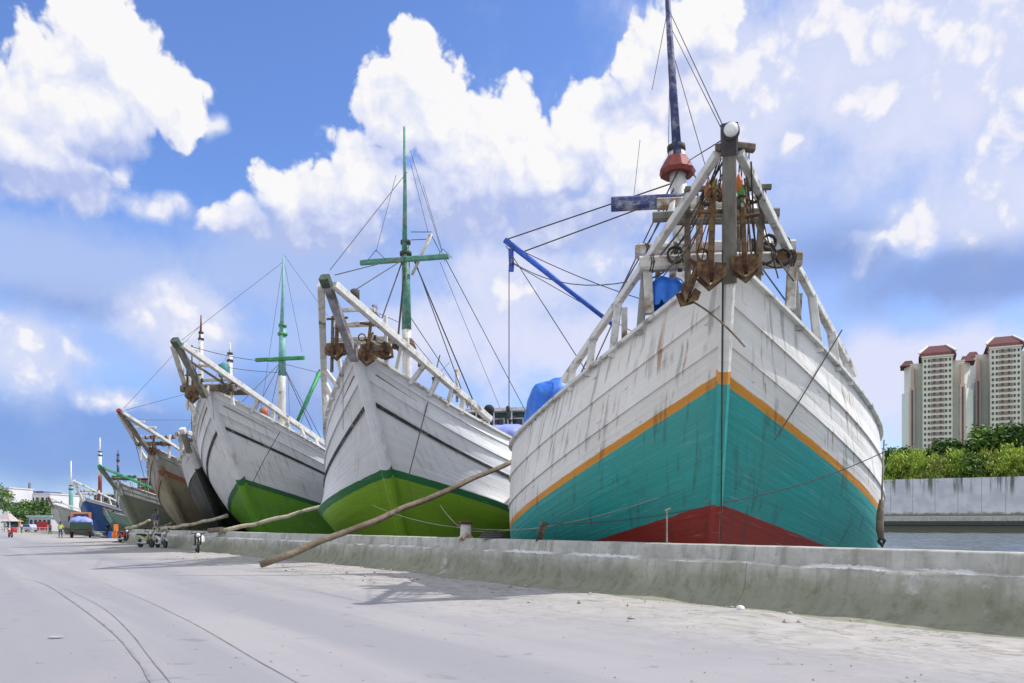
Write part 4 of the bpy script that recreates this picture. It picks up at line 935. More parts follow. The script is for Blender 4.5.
# long poles leaning from the quay to the ships
def pole(a, b_, r0, r1, m_, lab, seed):
    pts = [Vector(a).lerp(Vector(b_), i / 10) + Vector((0, 0, -.10 * math.sin(math.pi * i / 10))) + Vector((.03 * math.sin(i * 1.9 + seed), 0, .03 * math.cos(i * 2.3 + seed))) for i in range(11)]
    return tag(MB().tube(pts, r0, 10, r1, wob=.12, seed=seed).build('mooring_pole', m_, None, True), lab, 'pole', 'mooring poles')
a0 = on_ground(260, 565, .12)
pole(a0, at(518, 459, 33.2), .125, .10, M_pole, 'long brown pole leaning from the pavement over the quay wall to the second ship', 1)
pole(on_wall(222, .1)[0] + Vector((0, 0, .02)), at(332, 503, 43.2), .13, .11, M_polepale, 'pale plank pole leaning from the quay wall to the third ship', 2)
pole(on_wall(160, .1)[0] + Vector((0, 0, .05)), at(227, 516, 47.5), .13, .11, M_polepale, 'pale pole leaning from the quay wall to the dark fourth ship', 3)
pole(on_wall(156, .1)[0] + Vector((0, 0, .1)), at(172, 523, 59), .12, .1, M_polepale, 'short pale pole leaning on the wall at the grey tan ship', 4)
pole(on_wall(128, .1)[0] + Vector((0, 0, .05)), at(150, 520, 62), .12, .1, M_polepale, 'pale pole leaning from the wall to the grey green ship', 5)
o = MB().beam([on_wall(219, .15)[0] + Vector((-.5, .4, .05)), on_wall(219, .15)[0] + Vector((.4, -.1, .12))], .35, .25, bev=.4).build('timber_block', M_pole); tag(o, 'short timber block lying on the quay wall under the pale plank pole', 'timber')
o = MB(); p = on_ground(740, 611, .02); o.lathe((0, 0, 0), [(.035, -.06), (.05, .0), (.055, .06), (.045, .062), (.03, .0)], 12, 'X'); o = o.build('cup', M_lamp, None, True); o.location = p + Vector((0, 0, .05)); o.rotation_euler = (.2, .25, .7); tag(o, 'crumpled white plastic cup lying on the pavement by the wall', 'litter')
o = MB(); o.prism([(-.09, -.03), (-.02, -.05), (.08, -.02), (.10, .03), (.02, .05), (-.07, .04)], 0, .008, 'Z'); o = o.build('paper_scrap', mat('dirty paper', (.42, .41, .40))); o.location = on_ground(56, 637, .02); o.rotation_euler = (.06, .04, .3); tag(o, 'white scrap of paper lying on the pavement at the left', 'litter')
# rubble lying along the foot of the wall
M_rub = mat('rubble', (.42, .39, .34), .95, .3, 5, .5)
rr = random.Random(11); stones = MB()
for i in range(260):
    t_ = rr.uniform(2, 34); off = max(gap(t_), .1) + rr.random() ** 2 * 3.2 - .1; s_ = .015 + .05 * rr.random() ** 3
    c_ = quay(t_, off, s_ * .4); vs = []
    for (x, y, z) in ((1, 0, 0), (-1, .1, 0), (0, 1, 0), (.1, -1, 0), (0, 0, .8), (0, 0, -.7)): vs.append(c_ + Vector((x, y, z)) * s_ * rr.uniform(.6, 1.3))
    stones.add(vs, [(0, 2, 4), (2, 1, 4), (1, 3, 4), (3, 0, 4), (2, 0, 5), (1, 2, 5), (3, 1, 5), (0, 3, 5)])
for i in range(150):
    p_ = on_ground(rr.uniform(10, 1010), rr.uniform(575, 682), .004); s_ = rr.uniform(.006, .018); vs = [p_ + Vector((x, y, z)) * s_ * rr.uniform(.6, 1.4) for (x, y, z) in ((1, 0, 0), (-1, .1, 0), (0, 1, 0), (.1, -1, 0), (0, 0, .8), (0, 0, -.3))]
    stones.add(vs, [(0, 2, 4), (2, 1, 4), (1, 3, 4), (3, 0, 4), (2, 0, 5), (1, 2, 5), (3, 1, 5), (0, 3, 5)])
tag(stones.build('rubble', M_rub), 'small loose stones scattered over the pavement and along the foot of the wall', 'rubble', kind='stuff')


# ------------------------------------------------------------------ people
def skin_body(name, joints, edges, mat_, parent):
    me = bpy.data.meshes.new(name); me.from_pydata([j[0] for j in joints], edges, [])
    o = bpy.data.objects.new(name, me); C.objects.link(o); o.parent = parent
    sk = o.modifiers.new('skin', 'SKIN'); sk.use_smooth_shade = True
    for i, j in enumerate(joints): me.skin_vertices[0].data[i].radius = (j[1], j[1] * (j[2] if len(j) > 2 else 1)); me.skin_vertices[0].data[i].use_root = (i == 0)
    ss = o.modifiers.new('sub', 'SUBSURF'); ss.levels = 1; ss.render_levels = 1
    me.materials.append(mat_); return o
def person(loc, yaw, label, shirt, trousers, squat=0.0, arm=0.0, step=.12, vest=None, cap=None):
    """one skinned body with shirt, trousers and hair as children; squat lowers the pelvis and bends the knees"""
    r_ = empty('person', loc, yaw, label, 'person')
    hz = .92 - .62 * squat; ky = -.34 * squat - .02
    pel = (0, .10 * squat, hz); ch = (0, -.04 * squat, hz + .34); nk = (0, -.10 * squat, hz + .52); hd = (0, -.15 * squat, hz + .67)
    J = [(pel, .12, .8), (ch, .145, .7), (nk, .055), (hd, .085, 1.1), ((0, -.16 * squat, hz + .77), .075)]; E_ = [(0, 1), (1, 2), (2, 3), (3, 4)]
    sh_j = []; tr_j = [(pel, .128, .85)]; tr_e = []; sh = [(pel, .135, .85), (ch, .155, .75), ((0, -.09 * squat, hz + .47), .08)]; sh_e = [(0, 1), (1, 2)]
    for s_ in (-1, 1):
        kn = (s_ * .11, ky + s_ * step * .5, hz * .5 + .16 * squat); an = (s_ * .11, .03 + s_ * step, .09); to = (s_ * .13, -.12 + s_ * step, .04)
        b_ = len(J); J += [((s_ * .09, pel[1], hz - .06), .085), (kn, .062), (an, .04), (to, .035)]; E_ += [(0, b_), (b_, b_ + 1), (b_ + 1, b_ + 2), (b_ + 2, b_ + 3)]
        b_ = len(tr_j); tr_j += [((s_ * .09, pel[1], hz - .06), .098), (kn, .076), ((an[0], an[1], .16), .06)]; tr_e += [(0, b_), (b_, b_ + 1), (b_ + 1, b_ + 2)]
        so_ = (s_ * .19, ch[1] - .02, hz + .44); el = (s_ * .25, ch[1] - .02 - .12 * arm, hz + .18 + .05 * arm); wr = (s_ * .22, ch[1] - .08 - .26 * arm, hz - .04 + .22 * arm); hn = (s_ * .21, ch[1] - .10 - .32 * arm, hz - .12 + .24 * arm)
        b_ = len(J); J += [(so_, .055), (el, .042), (wr, .03), (hn, .036)]; E_ += [(1, b_), (b_, b_ + 1), (b_ + 1, b_ + 2), (b_ + 2, b_ + 3)]
        b_ = len(sh); sh += [(so_, .07), (el, .058)]; sh_e += [(1, b_), (b_, b_ + 1)]
    skin_body('body', J, E_, M_skin, r_); skin_body('shirt', sh, sh_e, shirt, r_); skin_body('trousers', tr_j, tr_e, trousers, r_)
    MB().lathe((hd[0], hd[1] + .015, hd[2] + .03), [(.085, -.02), (.105, .04), (.095, .10), (.05, .145), (.01, .155)], 14).build('cap' if cap else 'hair', cap or M_hair, r_, True)
    if vest:
        skin_body('vest', [(pel, .15, .85), (ch, .172, .78), ((0, -.08 * squat, hz + .43), .10)], [(0, 1), (1, 2)], vest, r_)
    return r_
p, _ = on_wall(153, -.2)
person(p, R(35), 'person in blue grey shirt and pale trousers standing on the quay wall', paint('blue grey shirt', (.12, .17, .28)), paint('pale trousers', (.42, .42, .40)), squat=.42)
person(on_ground(60.5, 538.2), R(200), 'person in a yellow green vest walking on the pavement near the truck', paint('yellow green shirt', (.55, .62, .10)), M_navy, vest=paint('yellow green vest', (.62, .75, .12)), arm=.2)
person(on_ground(50, 534.6), R(160), 'person in a red shirt standing near the red board', paint('red shirt', (.5, .05, .04)), M_rope)
person(on_ground(21.5, 533.2), R(90), 'person in a white shirt and dark trousers standing beside the pale car', paint('white shirt', (.7, .7, .7)), M_rope)
person(on_ground(107.5, 538), R(60), 'person in dark clothes standing beside the blue pickup', paint('dark shirt', (.03, .035, .06)), M_rope, arm=.4)


# ------------------------------------------------------------------ vehicles
def wheel(parent, c, r_, wd, rim=M_chrome, name='wheel'):
    w_ = MB().lathe(c, [(r_ * .62, -wd / 2), (r_ * .93, -wd / 2), (r_, -wd * .3), (r_, wd * .3), (r_ * .93, wd / 2), (r_ * .62, wd / 2)], 20, 'X').build(name, M_black, parent, True)
    MB().lathe(c, [(r_ * .1, -wd * .3), (r_ * .6, -wd * .34), (r_ * .64, -wd * .45), (r_ * .64, wd * .45), (r_ * .6, wd * .34), (r_ * .1, wd * .3)], 16, 'X').build('rim', rim, w_, True)
    return w_
def motorbike(loc, yaw, col_, label):
    b_ = empty('motorbike', loc, yaw, label, 'motorbike', 'motorbikes parked along the quay wall')     # heading +y
    wheel(b_, (0, .62, .29), .29, .10); wheel(b_, (0, -.62, .29), .29, .12)
    MB().beam([(0, -.95, .72), (0, -.55, .70), (0, -.1, .52), (0, .2, .48)], .22, .24, bev=.4).build('rear_fairing', col_, b_, True)
    MB().beam([(0, .5, .95), (0, .38, .72), (0, .28, .42)], .34, .10, bev=.4).build('leg_shield', col_, b_, True)
    MB().beam([(0, -.85, .84), (0, -.4, .83), (0, .02, .78)], .26, .11, bev=.5).build('seat', M_black, b_)
    MB().beam([(0, -.3, .34), (0, .25, .36)], .26, .26, bev=.4).build('engine', M_chrome, b_)
    for s_ in (-1, 1): MB().tube([(s_ * .07, .62, .29), (s_ * .06, .46, .92)], .024, 7).build('fork', M_chrome, b_, True)
    hb = MB().tube([(-.36, .34, 1.04), (-.18, .42, 1.0), (.18, .42, 1.0), (.36, .34, 1.04)], .022, 7).build('handlebar', M_black, b_, True)
    for s_ in (-1, 1):
        MB().lathe((s_ * .30, .42, 1.2), [(.01, -.012), (.06, -.01), (.06, .01), (.01, .012)], 10, 'Y').build('mirror', M_black, hb); MB().tube([(s_ * .28, .38, 1.03), (s_ * .30, .42, 1.18)], .008, 5).build('mirror_stem', M_black, hb)
    MB().lathe((0, .52, .92), [(.10, -.08), (.11, 0), (.09, .07), (.02, .09)], 12, 'Y').build('headlight', M_lamp, b_, True)
    MB().beam([(0, .93, .45), (0, .8, .58), (0, .62, .62), (0, .46, .56)], .13, .03).build('mudguard', col_, b_)
    MB().lathe((0, -.98, .74), [(.03, -.03), (.06, 0), (.03, .03)], 10, 'Y').build('tail_lamp', M_red, b_)
    MB().tube([(.14, -.1, .26), (.16, -.5, .30), (.16, -.9, .38)], [.03, .05, .05], 8).build('exhaust', M_chrome, b_, True)
    return b_
M_bk = paint('black fairing', (.03, .032, .035), .4); M_wh = paint('white fairing', (.66, .66, .66), .4); M_rd = paint('red fairing', (.30, .03, .03), .4); M_be = paint('pale yellow cover', (.45, .45, .22), .6)
motorbike(on_ground(197.5, 552.6), R(205), M_bk, 'black motorbike with a white cloth on the seat, nearest one by the wall')
motorbike(on_ground(146, 547.6), R(236), M_be, 'motorbike with a pale yellow green fairing beside the white scooter')
motorbike(on_ground(161.5, 548), R(224), M_wh, 'white scooter standing behind the pale yellow motorbike')
motorbike(on_ground(124, 542.6), R(232), M_rd, 'dark red motorbike, farthest one along the wall')
o = tarp('cloth', None, on_ground(198.2, 552.6) + Vector((0, .3, .62)), (.17, .3, .27), 2, M_lamp, 'white cloth lying over the seat of the black motorbike'); o['category'] = 'cloth'

def truck(loc, yaw, cab_c, bed_c, label, L=5.2, wd=2.1, small=False):
    b_ = empty('truck', loc, yaw, label, 'truck'); r_ = .33 if small else .45; z = r_ * 1.6
    for s_ in (-1, 1):
        for y in (L * .36, -L * .28): wheel(b_, (s_ * (wd / 2 - .16), y, r_), r_, .26)
    MB().beam([(0, -L / 2, z), (0, L / 2, z)], .9, .16).build('chassis', M_rope, b_)
    MB().box((0, -L * .16, z + .16), (wd, L * .66, .12)).build('bed_floor', bed_c, b_)
    hs = .45 if small else .75
    for s_ in (-1, 1): MB().box((s_ * (wd / 2 - .03), -L * .16, z + .22 + hs / 2), (.06, L * .66, hs)).build('side_board', bed_c, b_)
    MB().box((0, -L * .49, z + .22 + hs / 2), (wd - .13, .06, hs)).build('tailgate', bed_c, b_)
    ch = 1.35 if small else 2.1
    cb = MB().prism([(L * .19, z - .1), (L * .5, z - .1), (L * .5, z + ch * .45), (L * .43, z + ch), (L * .2, z + ch)], -wd / 2 + .04, wd / 2 - .04, 'X').build('cab', cab_c, b_)
    MB().box((0, L * .188, z + ch * .74), (wd * .7, .03, ch * .34)).build('rear_window', M_glass, cb)
    for s_ in (-1, 1):
        MB().box((s_ * (wd / 2 - .03), L * .32, z + ch * .72), (.03, L * .16, ch * .34)).build('side_window', M_glass, cb)
        MB().box((s_ * wd * .4, -L * .495, z + .04), (.22, .05, .12)).build('tail_lamp', M_red, b_)
        MB().beam([(s_ * (wd / 2 + .14), L * .47, z + ch * .5), (s_ * (wd / 2 + .14), L * .47, z + ch * .8)], .16, .05).build('mirror', M_black, cb)
    return b_, z
M_dkgreen = paint('dark green board', (.03, .07, .05)); p = on_ground(81, 537.6); yaw = R(28)
tk, z = truck(p, yaw, paint('orange cab', (.62, .22, .09)), M_dkgreen, 'cargo truck with orange cab and dark green bed, seen from behind')
lo_ = empty('tmp', p, yaw)
class RT:
    def __init__(s, o): s.rotation_euler = o.rotation_euler; s.location = o.location
rt = RT(tk); bpy.data.objects.remove(lo_)
tarp('tarpaulin', tk, (0, -.95, z + .7), (1.12, 1.6, .85), 6, M_tarppale, 'pale violet blue tarpaulin bulging over the load of the truck')
p = on_ground(101, 537.2) + Vector((1.1, 4, 0))
tk2, z = truck(p, R(30), M_blue, M_blue, 'small blue pickup behind the truck and the sacks', 4.2, 1.8, True)

# red motorbike with a covered bundle, far left
motorbike(on_ground(10.5, 537.5), R(200), paint('bright red fairing', (.45, .03, .03)), 'bright red motorbike with a red covered bundle, on the pavement at the far left')
tarp('bundle', None, on_ground(10.5, 537.5) + Vector((0, .35, .62)), (.42, .42, .5), 9, paint('red bundle cloth', (.38, .03, .035)), 'red cloth covered bundle on the seat of the bright red motorbike')['category'] = 'bundle'
# parked car
car = empty('parked_car', on_ground(27.5, 531.6), R(70), 'pale blue grey car parked at the left below the trees', 'car')
cp = paint('pale car paint', (.42, .45, .58), .3)
MB().prism([(-2.1, .3), (2.1, .3), (2.15, .75), (1.3, .92), (-2.0, .95), (-2.15, .7)], -.82, .82, 'X').build('body', cp, car)
MB().prism([(-1.7, .93), (.9, .93), (.3, 1.42), (-1.3, 1.45)], -.70, .70, 'X').build('cabin', cp, car)
for s_ in (-1, 1):
    MB().prism([(-1.45, .98), (.65, .98), (.22, 1.36), (-1.2, 1.38)], s_ * .71 - .01, s_ * .71 + .01, 'X').build('side_window', M_glass, car)
    for y in (-1.3, 1.3): wheel(car, (s_ * .74, y, .31), .31, .2)
    MB().box((s_ * .6, 2.13, .62), (.3, .05, .14)).build('headlight', M_lamp, car)
# sacks, drums
for (x, y, lab) in ((99, 538.3, 'grey cement sack pile left of the blue pickup'), (104, 538.0, 'grey cement sack pile in the middle before the blue pickup'), (110, 537.8, 'grey cement sack pile right of the blue pickup')):
    p = on_ground(x, y); o = MB()
    for i in range(7):
        c_ = p + Vector((rr.uniform(-.3, .3), rr.uniform(-.3, .3), .11 + .17 * (i // 2))); o.lathe(c_, [(.02, -.11), (.30, -.09), (.36, 0), (.30, .08), (.02, .10)], 12)
    tag(o.build('sack_pile', mat('cement sack', (.30, .31, .32), .9, .3, 4, .3), None, True), lab, 'sacks', 'cement sacks')
for i, (x, y, z, c_, lab) in enumerate(((114, 529, 0, M_orange, 'orange plastic crate, left one of the lower row beyond the wall'), (118, 529, 0, M_orange, 'orange plastic crate, middle one of the lower row beyond the wall'), (121.5, 529, 0, M_orange, 'orange plastic crate, right one of the lower row beyond the wall'),
                                     (116, 524, 1, M_orange, 'orange plastic crate stacked on top beyond the wall'), (110.5, 526, 0, M_tarp, 'blue plastic crate beside the orange crates beyond the wall'))):
    p = at(x, 524, 84); p.z = 0.0 + .75 * z; k_ = empty('crate', p, .5, lab, 'crate', 'crates stacked beyond the wall')
    MB().box((0, 0, .06), (.42, .55, .12)).build('crate_base', c_, k_)
    for (dx, dy, sx, sy) in ((-.2, 0, .03, .55), (.2, 0, .03, .55), (0, -.26, .37, .03), (0, .26, .37, .03)): MB().box((dx, dy, .43), (sx, sy, .62)).build('crate_side', c_, k_)


# ------------------------------------------------------------------ vegetation
def leaf_mat(name, c0, c1, sc=.35):
    if name in MATS: return MATS[name]
    m, t, b = newmat(name); oc = t.n('ShaderNodeTexCoord').outputs['Object']
    c = t.mix(t.ss(t.noise(oc, sc, 4, .6), .38, .62), c0, c1); c = t.mix(t.ss(t.noise(oc, 3.1, 2, .5), .4, .7, 0, .4), c, tuple(min(1, k * 1.5) for k in c1))
    t.put(b.inputs['Base Color'], c); b.inputs['Roughness'].default_value = .6
    MATS[name] = m; return m
M_leafdark = leaf_mat('dark leaves', (.03, .08, .015), (.08, .16, .025)); M_leafyel = leaf_mat('yellow green leaves', (.21, .34, .03), (.42, .52, .06))
M_leafyel2 = leaf_mat('olive leaves', (.15, .23, .03), (.38, .42, .08), .5)
M_leafmid = leaf_mat('mid green leaves', (.06, .14, .02), (.14, .24, .03)); M_bark = mat('bark', (.12, .09, .06), .9, .3, 4, .5)
def foliage(lobes, n, ls, seed, upright=0.0):
    r_ = random.Random(seed); o = MB(); tot = sum(l[3] * l[4] for l in lobes)
    for (x, y, z, rx, rz) in lobes:
        k = int(n * rx * rz / tot); nc = max(6, k // 26)
        for ci in range(nc):
            u = Vector((r_.gauss(0, 1), r_.gauss(0, 1), r_.gauss(0, 1))).normalized() * (r_.random() ** .4)
            cc = Vector((x + u.x * rx, y + u.y * rx, z + u.z * rz)); cr = ls * r_.uniform(1.2, 2.8)
            for q_ in range(max(1, k // nc)):
                d = Vector((r_.gauss(0, 1), r_.gauss(0, 1), r_.gauss(0, .8))) * cr * .6; c_ = cc + d
                a = Vector((r_.uniform(-1, 1), r_.uniform(-1, 1), r_.uniform(-.6, .6) + upright)).normalized(); b_ = a.cross(Vector((r_.uniform(-1, 1), r_.uniform(-1, 1), r_.uniform(-1, 1)))).normalized()
                l_ = ls * r_.uniform(.5, 1.1); w_ = l_ * (.5 if not upright else .25)
                o.add([c_ - a * l_, c_ + b_ * w_, c_ + a * l_, c_ - b_ * w_], [(0, 1, 2, 3)])
    return o
def tree(name, loc, lobes, n, ls, seed, lm, label, cat='tree', group=None, trunk=None, upright=0.0):
    t_ = empty(name, loc, 0, label, cat, group)
    foliage(lobes, n, ls, seed, upright).build('crown' if cat == 'tree' else 'foliage', lm, t_, fixn=False)
    h = trunk or lobes[0][2]; r0 = h * .045
    tb = MB().tube([(0, 0, -.3), (h * .02, 0, h * .4), (0, h * .02, h)], r0, 8, r0 * .45)
    for (x, y, z, rx, rz) in lobes[:6]: tb.tube([(h * .01, 0, h * .45), (x * .5, y * .5, (h * .5 + z) / 2), (x * .9, y * .9, z)], r0 * .5, 6, r0 * .12)
    tb.build('trunk' if cat == 'tree' else 'stem', M_bark, t_, True)
    return t_
# far bank with its sea wall
BA = Vector((88, 197, 0)); BD = Vector((.868, -.496, 0)); BN = Vector((-.496, -.868, 0))
def bank(t_, off, z): return BA + BD * t_ + BN * off + Vector((0, 0, z))
m, t, b = newmat('stained sea wall'); oc = t.n('ShaderNodeTexCoord').outputs['Object']
al_ = t.vm('DOT_PRODUCT', oc, tuple(BD)); z_ = t.n('ShaderNodeSeparateXYZ', {0: oc}).outputs[2]
q_ = t.n('ShaderNodeCombineXYZ', {0: al_, 1: z_, 2: 0.0}).outputs[0]
c = t.mix(t.ss(t.noise(q_, .35, 5, .6), .35, .65), (.56, .57, .60), (.70, .70, .73))
drip = t.noise(t.vm('MULTIPLY', q_, (.62, .035, 1)), 1.0, 4, .6)
dl = t.m('MULTIPLY', t.ss(drip, .50, .60), t.ss(t.m('ADD', z_, t.m('MULTIPLY', drip, 9.0)), 12.5, 16.8))
c = t.mix(t.m('MULTIPLY', dl, .85), c, (.07, .085, .05))
jn = t.ss(t.m('ABSOLUTE', t.m('SUBTRACT', t.m('FRACT', t.m('MULTIPLY', al_, .21)), .5)), .47, .495)
c = t.mix(t.m('MULTIPLY', jn, .5), c, (.2, .2, .19))
c = t.mix(t.ss(t.m('ADD', z_, t.m('MULTIPLY', t.noise(q_, .5, 4), 2.0)), 5.4, 4.7), c, (.21, .215, .15))
t.put(b.inputs['Base Color'], c); b.inputs['Roughness'].default_value = .9; M_sea = m
ZT = 12.3
sw = empty('sea_wall', bank(0, 0, 0), 0, 'tall grey concrete sea wall with dark drip stains across the water', 'wall')
o = MB().add([bank(-150, 0, -3) - BA, bank(260, 0, -3) - BA, bank(260, 0, ZT) - BA, bank(-150, 0, ZT) - BA, bank(-150, -3, -3) - BA, bank(260, -3, -3) - BA, bank(260, -3, ZT) - BA, bank(-150, -3, ZT) - BA],
         [(0, 1, 2, 3), (4, 7, 6, 5), (3, 2, 6, 7), (0, 3, 7, 4), (1, 5, 6, 2)]).build('wall_face', M_sea, None); o.location = BA; o.parent = sw; o.location = (0, 0, 0)
o = MB().add([bank(-150, a, z) - BA for a, z in ((.02, 3.4), (2.6, 3.1), (2.7, 2.2), (.6, 1.2))] + [bank(260, a, z) - BA for a, z in ((.02, 3.4), (2.6, 3.1), (2.7, 2.2), (.6, 1.2))],
         [(0, 1, 5, 4), (1, 2, 6, 5), (2, 3, 7, 6)]).build('ledge', M_wall, None); o.parent = sw
o = MB().add([bank(-150, -2, ZT - .3), bank(260, -2, ZT - .3), bank(260, -1500, ZT - .3), bank(-150, -1500, ZT - .3)], [(0, 1, 2, 3)]).build('far_bank_ground', leaf_mat('bank grass', (.05, .09, .02), (.09, .14, .03))); tag(o, kind='structure')
def bpos(px, off):          # point on the bank behind the wall seen in direction px
    k = (px - 512) / FPX; o_ = BA - BN * off; t_ = (o_.x - k * o_.y) / (k * BD.y - BD.x); return o_ + BD * t_ + Vector((0, 0, ZT - .3))
bushes = [(889, 5, 3.4, 5.0, 'leafy bush on the far bank, leftmost one beside the teal ship', 1), (903, 4, 5.5, 5.5, 'yellow green bush on the far bank under the left tower edge', 0), (921, 6, 6.5, 6.2, 'yellow green bush on the far bank below the middle of the left tower', 0),
          (938, 4, 4.5, 5.0, 'low yellow bush on the far bank, right of the tall yellow green ones', 0), (955, 5, 5.2, 5.5, 'yellow green bush on the far bank below the gap between the towers', 0), (975, 4, 4.2, 5.0, 'low green bush on the far bank left of the dark tree', 1),
          (993, 5, 5.0, 5.6, 'bright green bush on the far bank in front of the dark tree', 0), (1012, 4, 5.8, 6.0, 'bright green bush on the far bank near the right picture edge', 0), (1034, 4, 6.0, 6.0, 'bright green bush on the far bank cut by the right picture edge', 0)]
for i, (px, off, h, wd, lab, kd) in enumerate(bushes):
    p = bpos(px, off); r2 = random.Random(i + 30)
    lob = [(r2.uniform(-wd * .5, wd * .5), r2.uniform(-1.5, 1.5), h * r2.uniform(.3, 1.15), wd * r2.uniform(.22, .42), h * r2.uniform(.2, .38)) for _ in range(8)] + [(r2.uniform(-wd * .6, wd * .6), r2.uniform(-1, 1), .5, wd * .35, 1.3) for _ in range(3)]
    tree('bush', p, lob, 3400, .55, i + 50, M_leafmid if kd else (M_leafyel if i % 3 else M_leafyel2), lab, 'bush', 'bushes along the far bank', h * .5, 1.0 if not kd else .2)
for i, (px, off, h, wd, lab) in enumerate(((900, 16, 8.5, 6, 'dark green tree behind the bushes at the foot of the left tower'), (945, 18, 9.5, 7, 'dark green tree behind the bushes below the right side of the left tower'), (968, 13, 9.5, 7.5, 'dark green tree between the feet of the two towers'),
                                           (990, 12, 13.0, 7.5, 'tall dark green tree before the right tower'), (1012, 12, 12.5, 8, 'dark green tree on the far bank at the right picture edge'))):
    p = bpos(px, off); r2 = random.Random(i + 70)
    lob = [(r2.uniform(-wd * .6, wd * .6), r2.uniform(-3, 3), h * r2.uniform(.5, .9), wd * r2.uniform(.28, .42), h * r2.uniform(.12, .2)) for _ in range(9)]
    tree('broadleaf_tree', p, lob, 4200, .62, i + 90, M_leafdark if i != 3 else M_leafmid, lab, 'tree', 'trees on the far bank', h * .6)

# ------------------------------------------------------------------ towers
M_tw = mat('cream tower render', (.80, .77, .68), .8, .08, .05, 0); M_tp = mat('pinkish tower render', (.66, .48, .42), .8, .08, .05, 0); M_twg = mat('pale green tower render', (.76, .79, .74), .8, .08, .05, 0)
M_tr = mat('red roof', (.10, .012, .014), .7, .2, .2, 0); M_win = mat('tower window', (.07, .075, .085), .3, .2, .1, 0); M_bal = mat('brown balcony', (.34, .24, .22), .8, .15, .1, 0)
def tower(px, top_y, Y, label):
    c_ = at(px, HOR, Y); c_.z = 0; k = Y / FPX; r_ = empty('apartment_tower', c_, R(-27), label, 'tower', 'apartment towers with red roofs')
    zt = EYE + (HOR - top_y) * k; ze = zt - 14.5 * k; zs = ze - 29 * k; Wd = 31 * k; f = lambda a: a * k
    pl = lambda w_, d: [(-w_, d * .4), (-w_, -d * .2), (-w_ * .8, -d * .45), (w_ * .8, -d * .45), (w_, -d * .2), (w_, d * .4)]
    MB().prism(pl(Wd, 36), -.5, zs, 'Z').build('body', M_twg, r_)
    MB().prism(pl(Wd * .93, 33), zs + .02, ze - 1.5 * k, 'Z').build('upper_body', M_tw, r_)
    MB().box((0, -f(17) - 14, ze / 2), (f(25), 14, ze - .5)).build('centre_bay', M_tw, r_)
    for s_ in (-1, 1):
        MB().box((s_ * f(21.5), -f(15.5) - 8, (zs + 2) / 2), (f(4.5), 6, zs + 2)).build('pilaster', M_tp, r_)
        MB().box((s_ * f(21.5), -f(14) - 8, zs + (ze - zs) * .4), (f(3), 5, (ze - zs) * .8)).build('pilaster', M_tp, r_)
        MB().box((s_ * f(21.5), -f(17.5) - 8.6, zs / 2), (f(1.3), 3, zs)).build('window_strip', M_win, r_)
        o = MB(); o.add([(s_ * f(26) + a * f(6.5), b_ * 9 - 6, ze - 3 * k) for a, b_ in ((-1, -1), (1, -1), (1, 1), (-1, 1))] + [(s_ * f(25) + a * f(3), b_ * 4 - 4, ze + 3.8 * k) for a, b_ in ((-1, -1), (1, -1), (1, 1), (-1, 1))], [(0, 1, 5, 4), (1, 2, 6, 5), (2, 3, 7, 6), (3, 0, 4, 7), (4, 5, 6, 7), (3, 2, 1, 0)])
        o.build('turret_roof', M_tr, r_)
    o = MB(); o.add([(a * f(16), b_ * 16 - 14, ze) for a, b_ in ((-1, -1), (1, -1), (1, 1), (-1, 1))] + [(a * f(15), b_ * 15 - 13, ze + 4 * k) for a, b_ in ((-1, -1), (1, -1), (1, 1), (-1, 1))] + [(a * f(7.5), b_ * 6 - 8, zt) for a, b_ in ((-1, -1), (1, -1), (1, 1), (-1, 1))],
                    [(0, 1, 5, 4), (1, 2, 6, 5), (2, 3, 7, 6), (3, 0, 4, 7), (4, 5, 9, 8), (5, 6, 10, 9), (6, 7, 11, 10), (7, 4, 8, 11), (8, 9, 10, 11), (3, 2, 1, 0)]); o.build('roof', M_tr, r_)
    for s_ in (-1, 1): MB().beam([(s_ * f(15.6), -29.5, ze + 4 * k), (s_ * f(8), -14.5, zt)], 1.0, 1.0).build('roof_rib', M_tw, r_)
    MB().box((0, -f(17) - 14, ze - .9 * k), (f(27), 15.2, 1.3 * k)).build('cornice', M_tw, r_)
    w0 = b0 = None; st = (ze - EYE) / 26 if False else 5.35 * k; yf = -f(17) - 21
    for i in range(16):
        z = ze - (4.6 + 5.35 * i) * k
        if b0 is None: b0 = MB().box((0, 0, 0), (f(11.5), .7, 3.0 * k)).build('balcony', M_bal, r_); bb_ = b0
        else: bb_ = b0.copy(); C.objects.link(bb_)
        bb_.location = (0, yf, z)
        for j, x in enumerate((-10.4, -7.2, -2.6, 2.6, 7.2, 10.4)):
            if w0 is None: w0 = MB().box((0, 0, 0), (f(1.7), .5, 2.5 * k)).build('window', M_win, r_); ww = w0
            else: ww = w0.copy(); C.objects.link(ww)
            ww.location = (f(x), yf - (.28 if abs(x) < 6 else 0), z + (.4 * k if abs(x) < 6 else 0))
    return r_
tower(936.5, 350, 520, 'cream apartment tower with red roof, left one whose roof is fully in view')
tower(1001, 341, 530, 'taller cream apartment tower with red roof at the right picture edge')

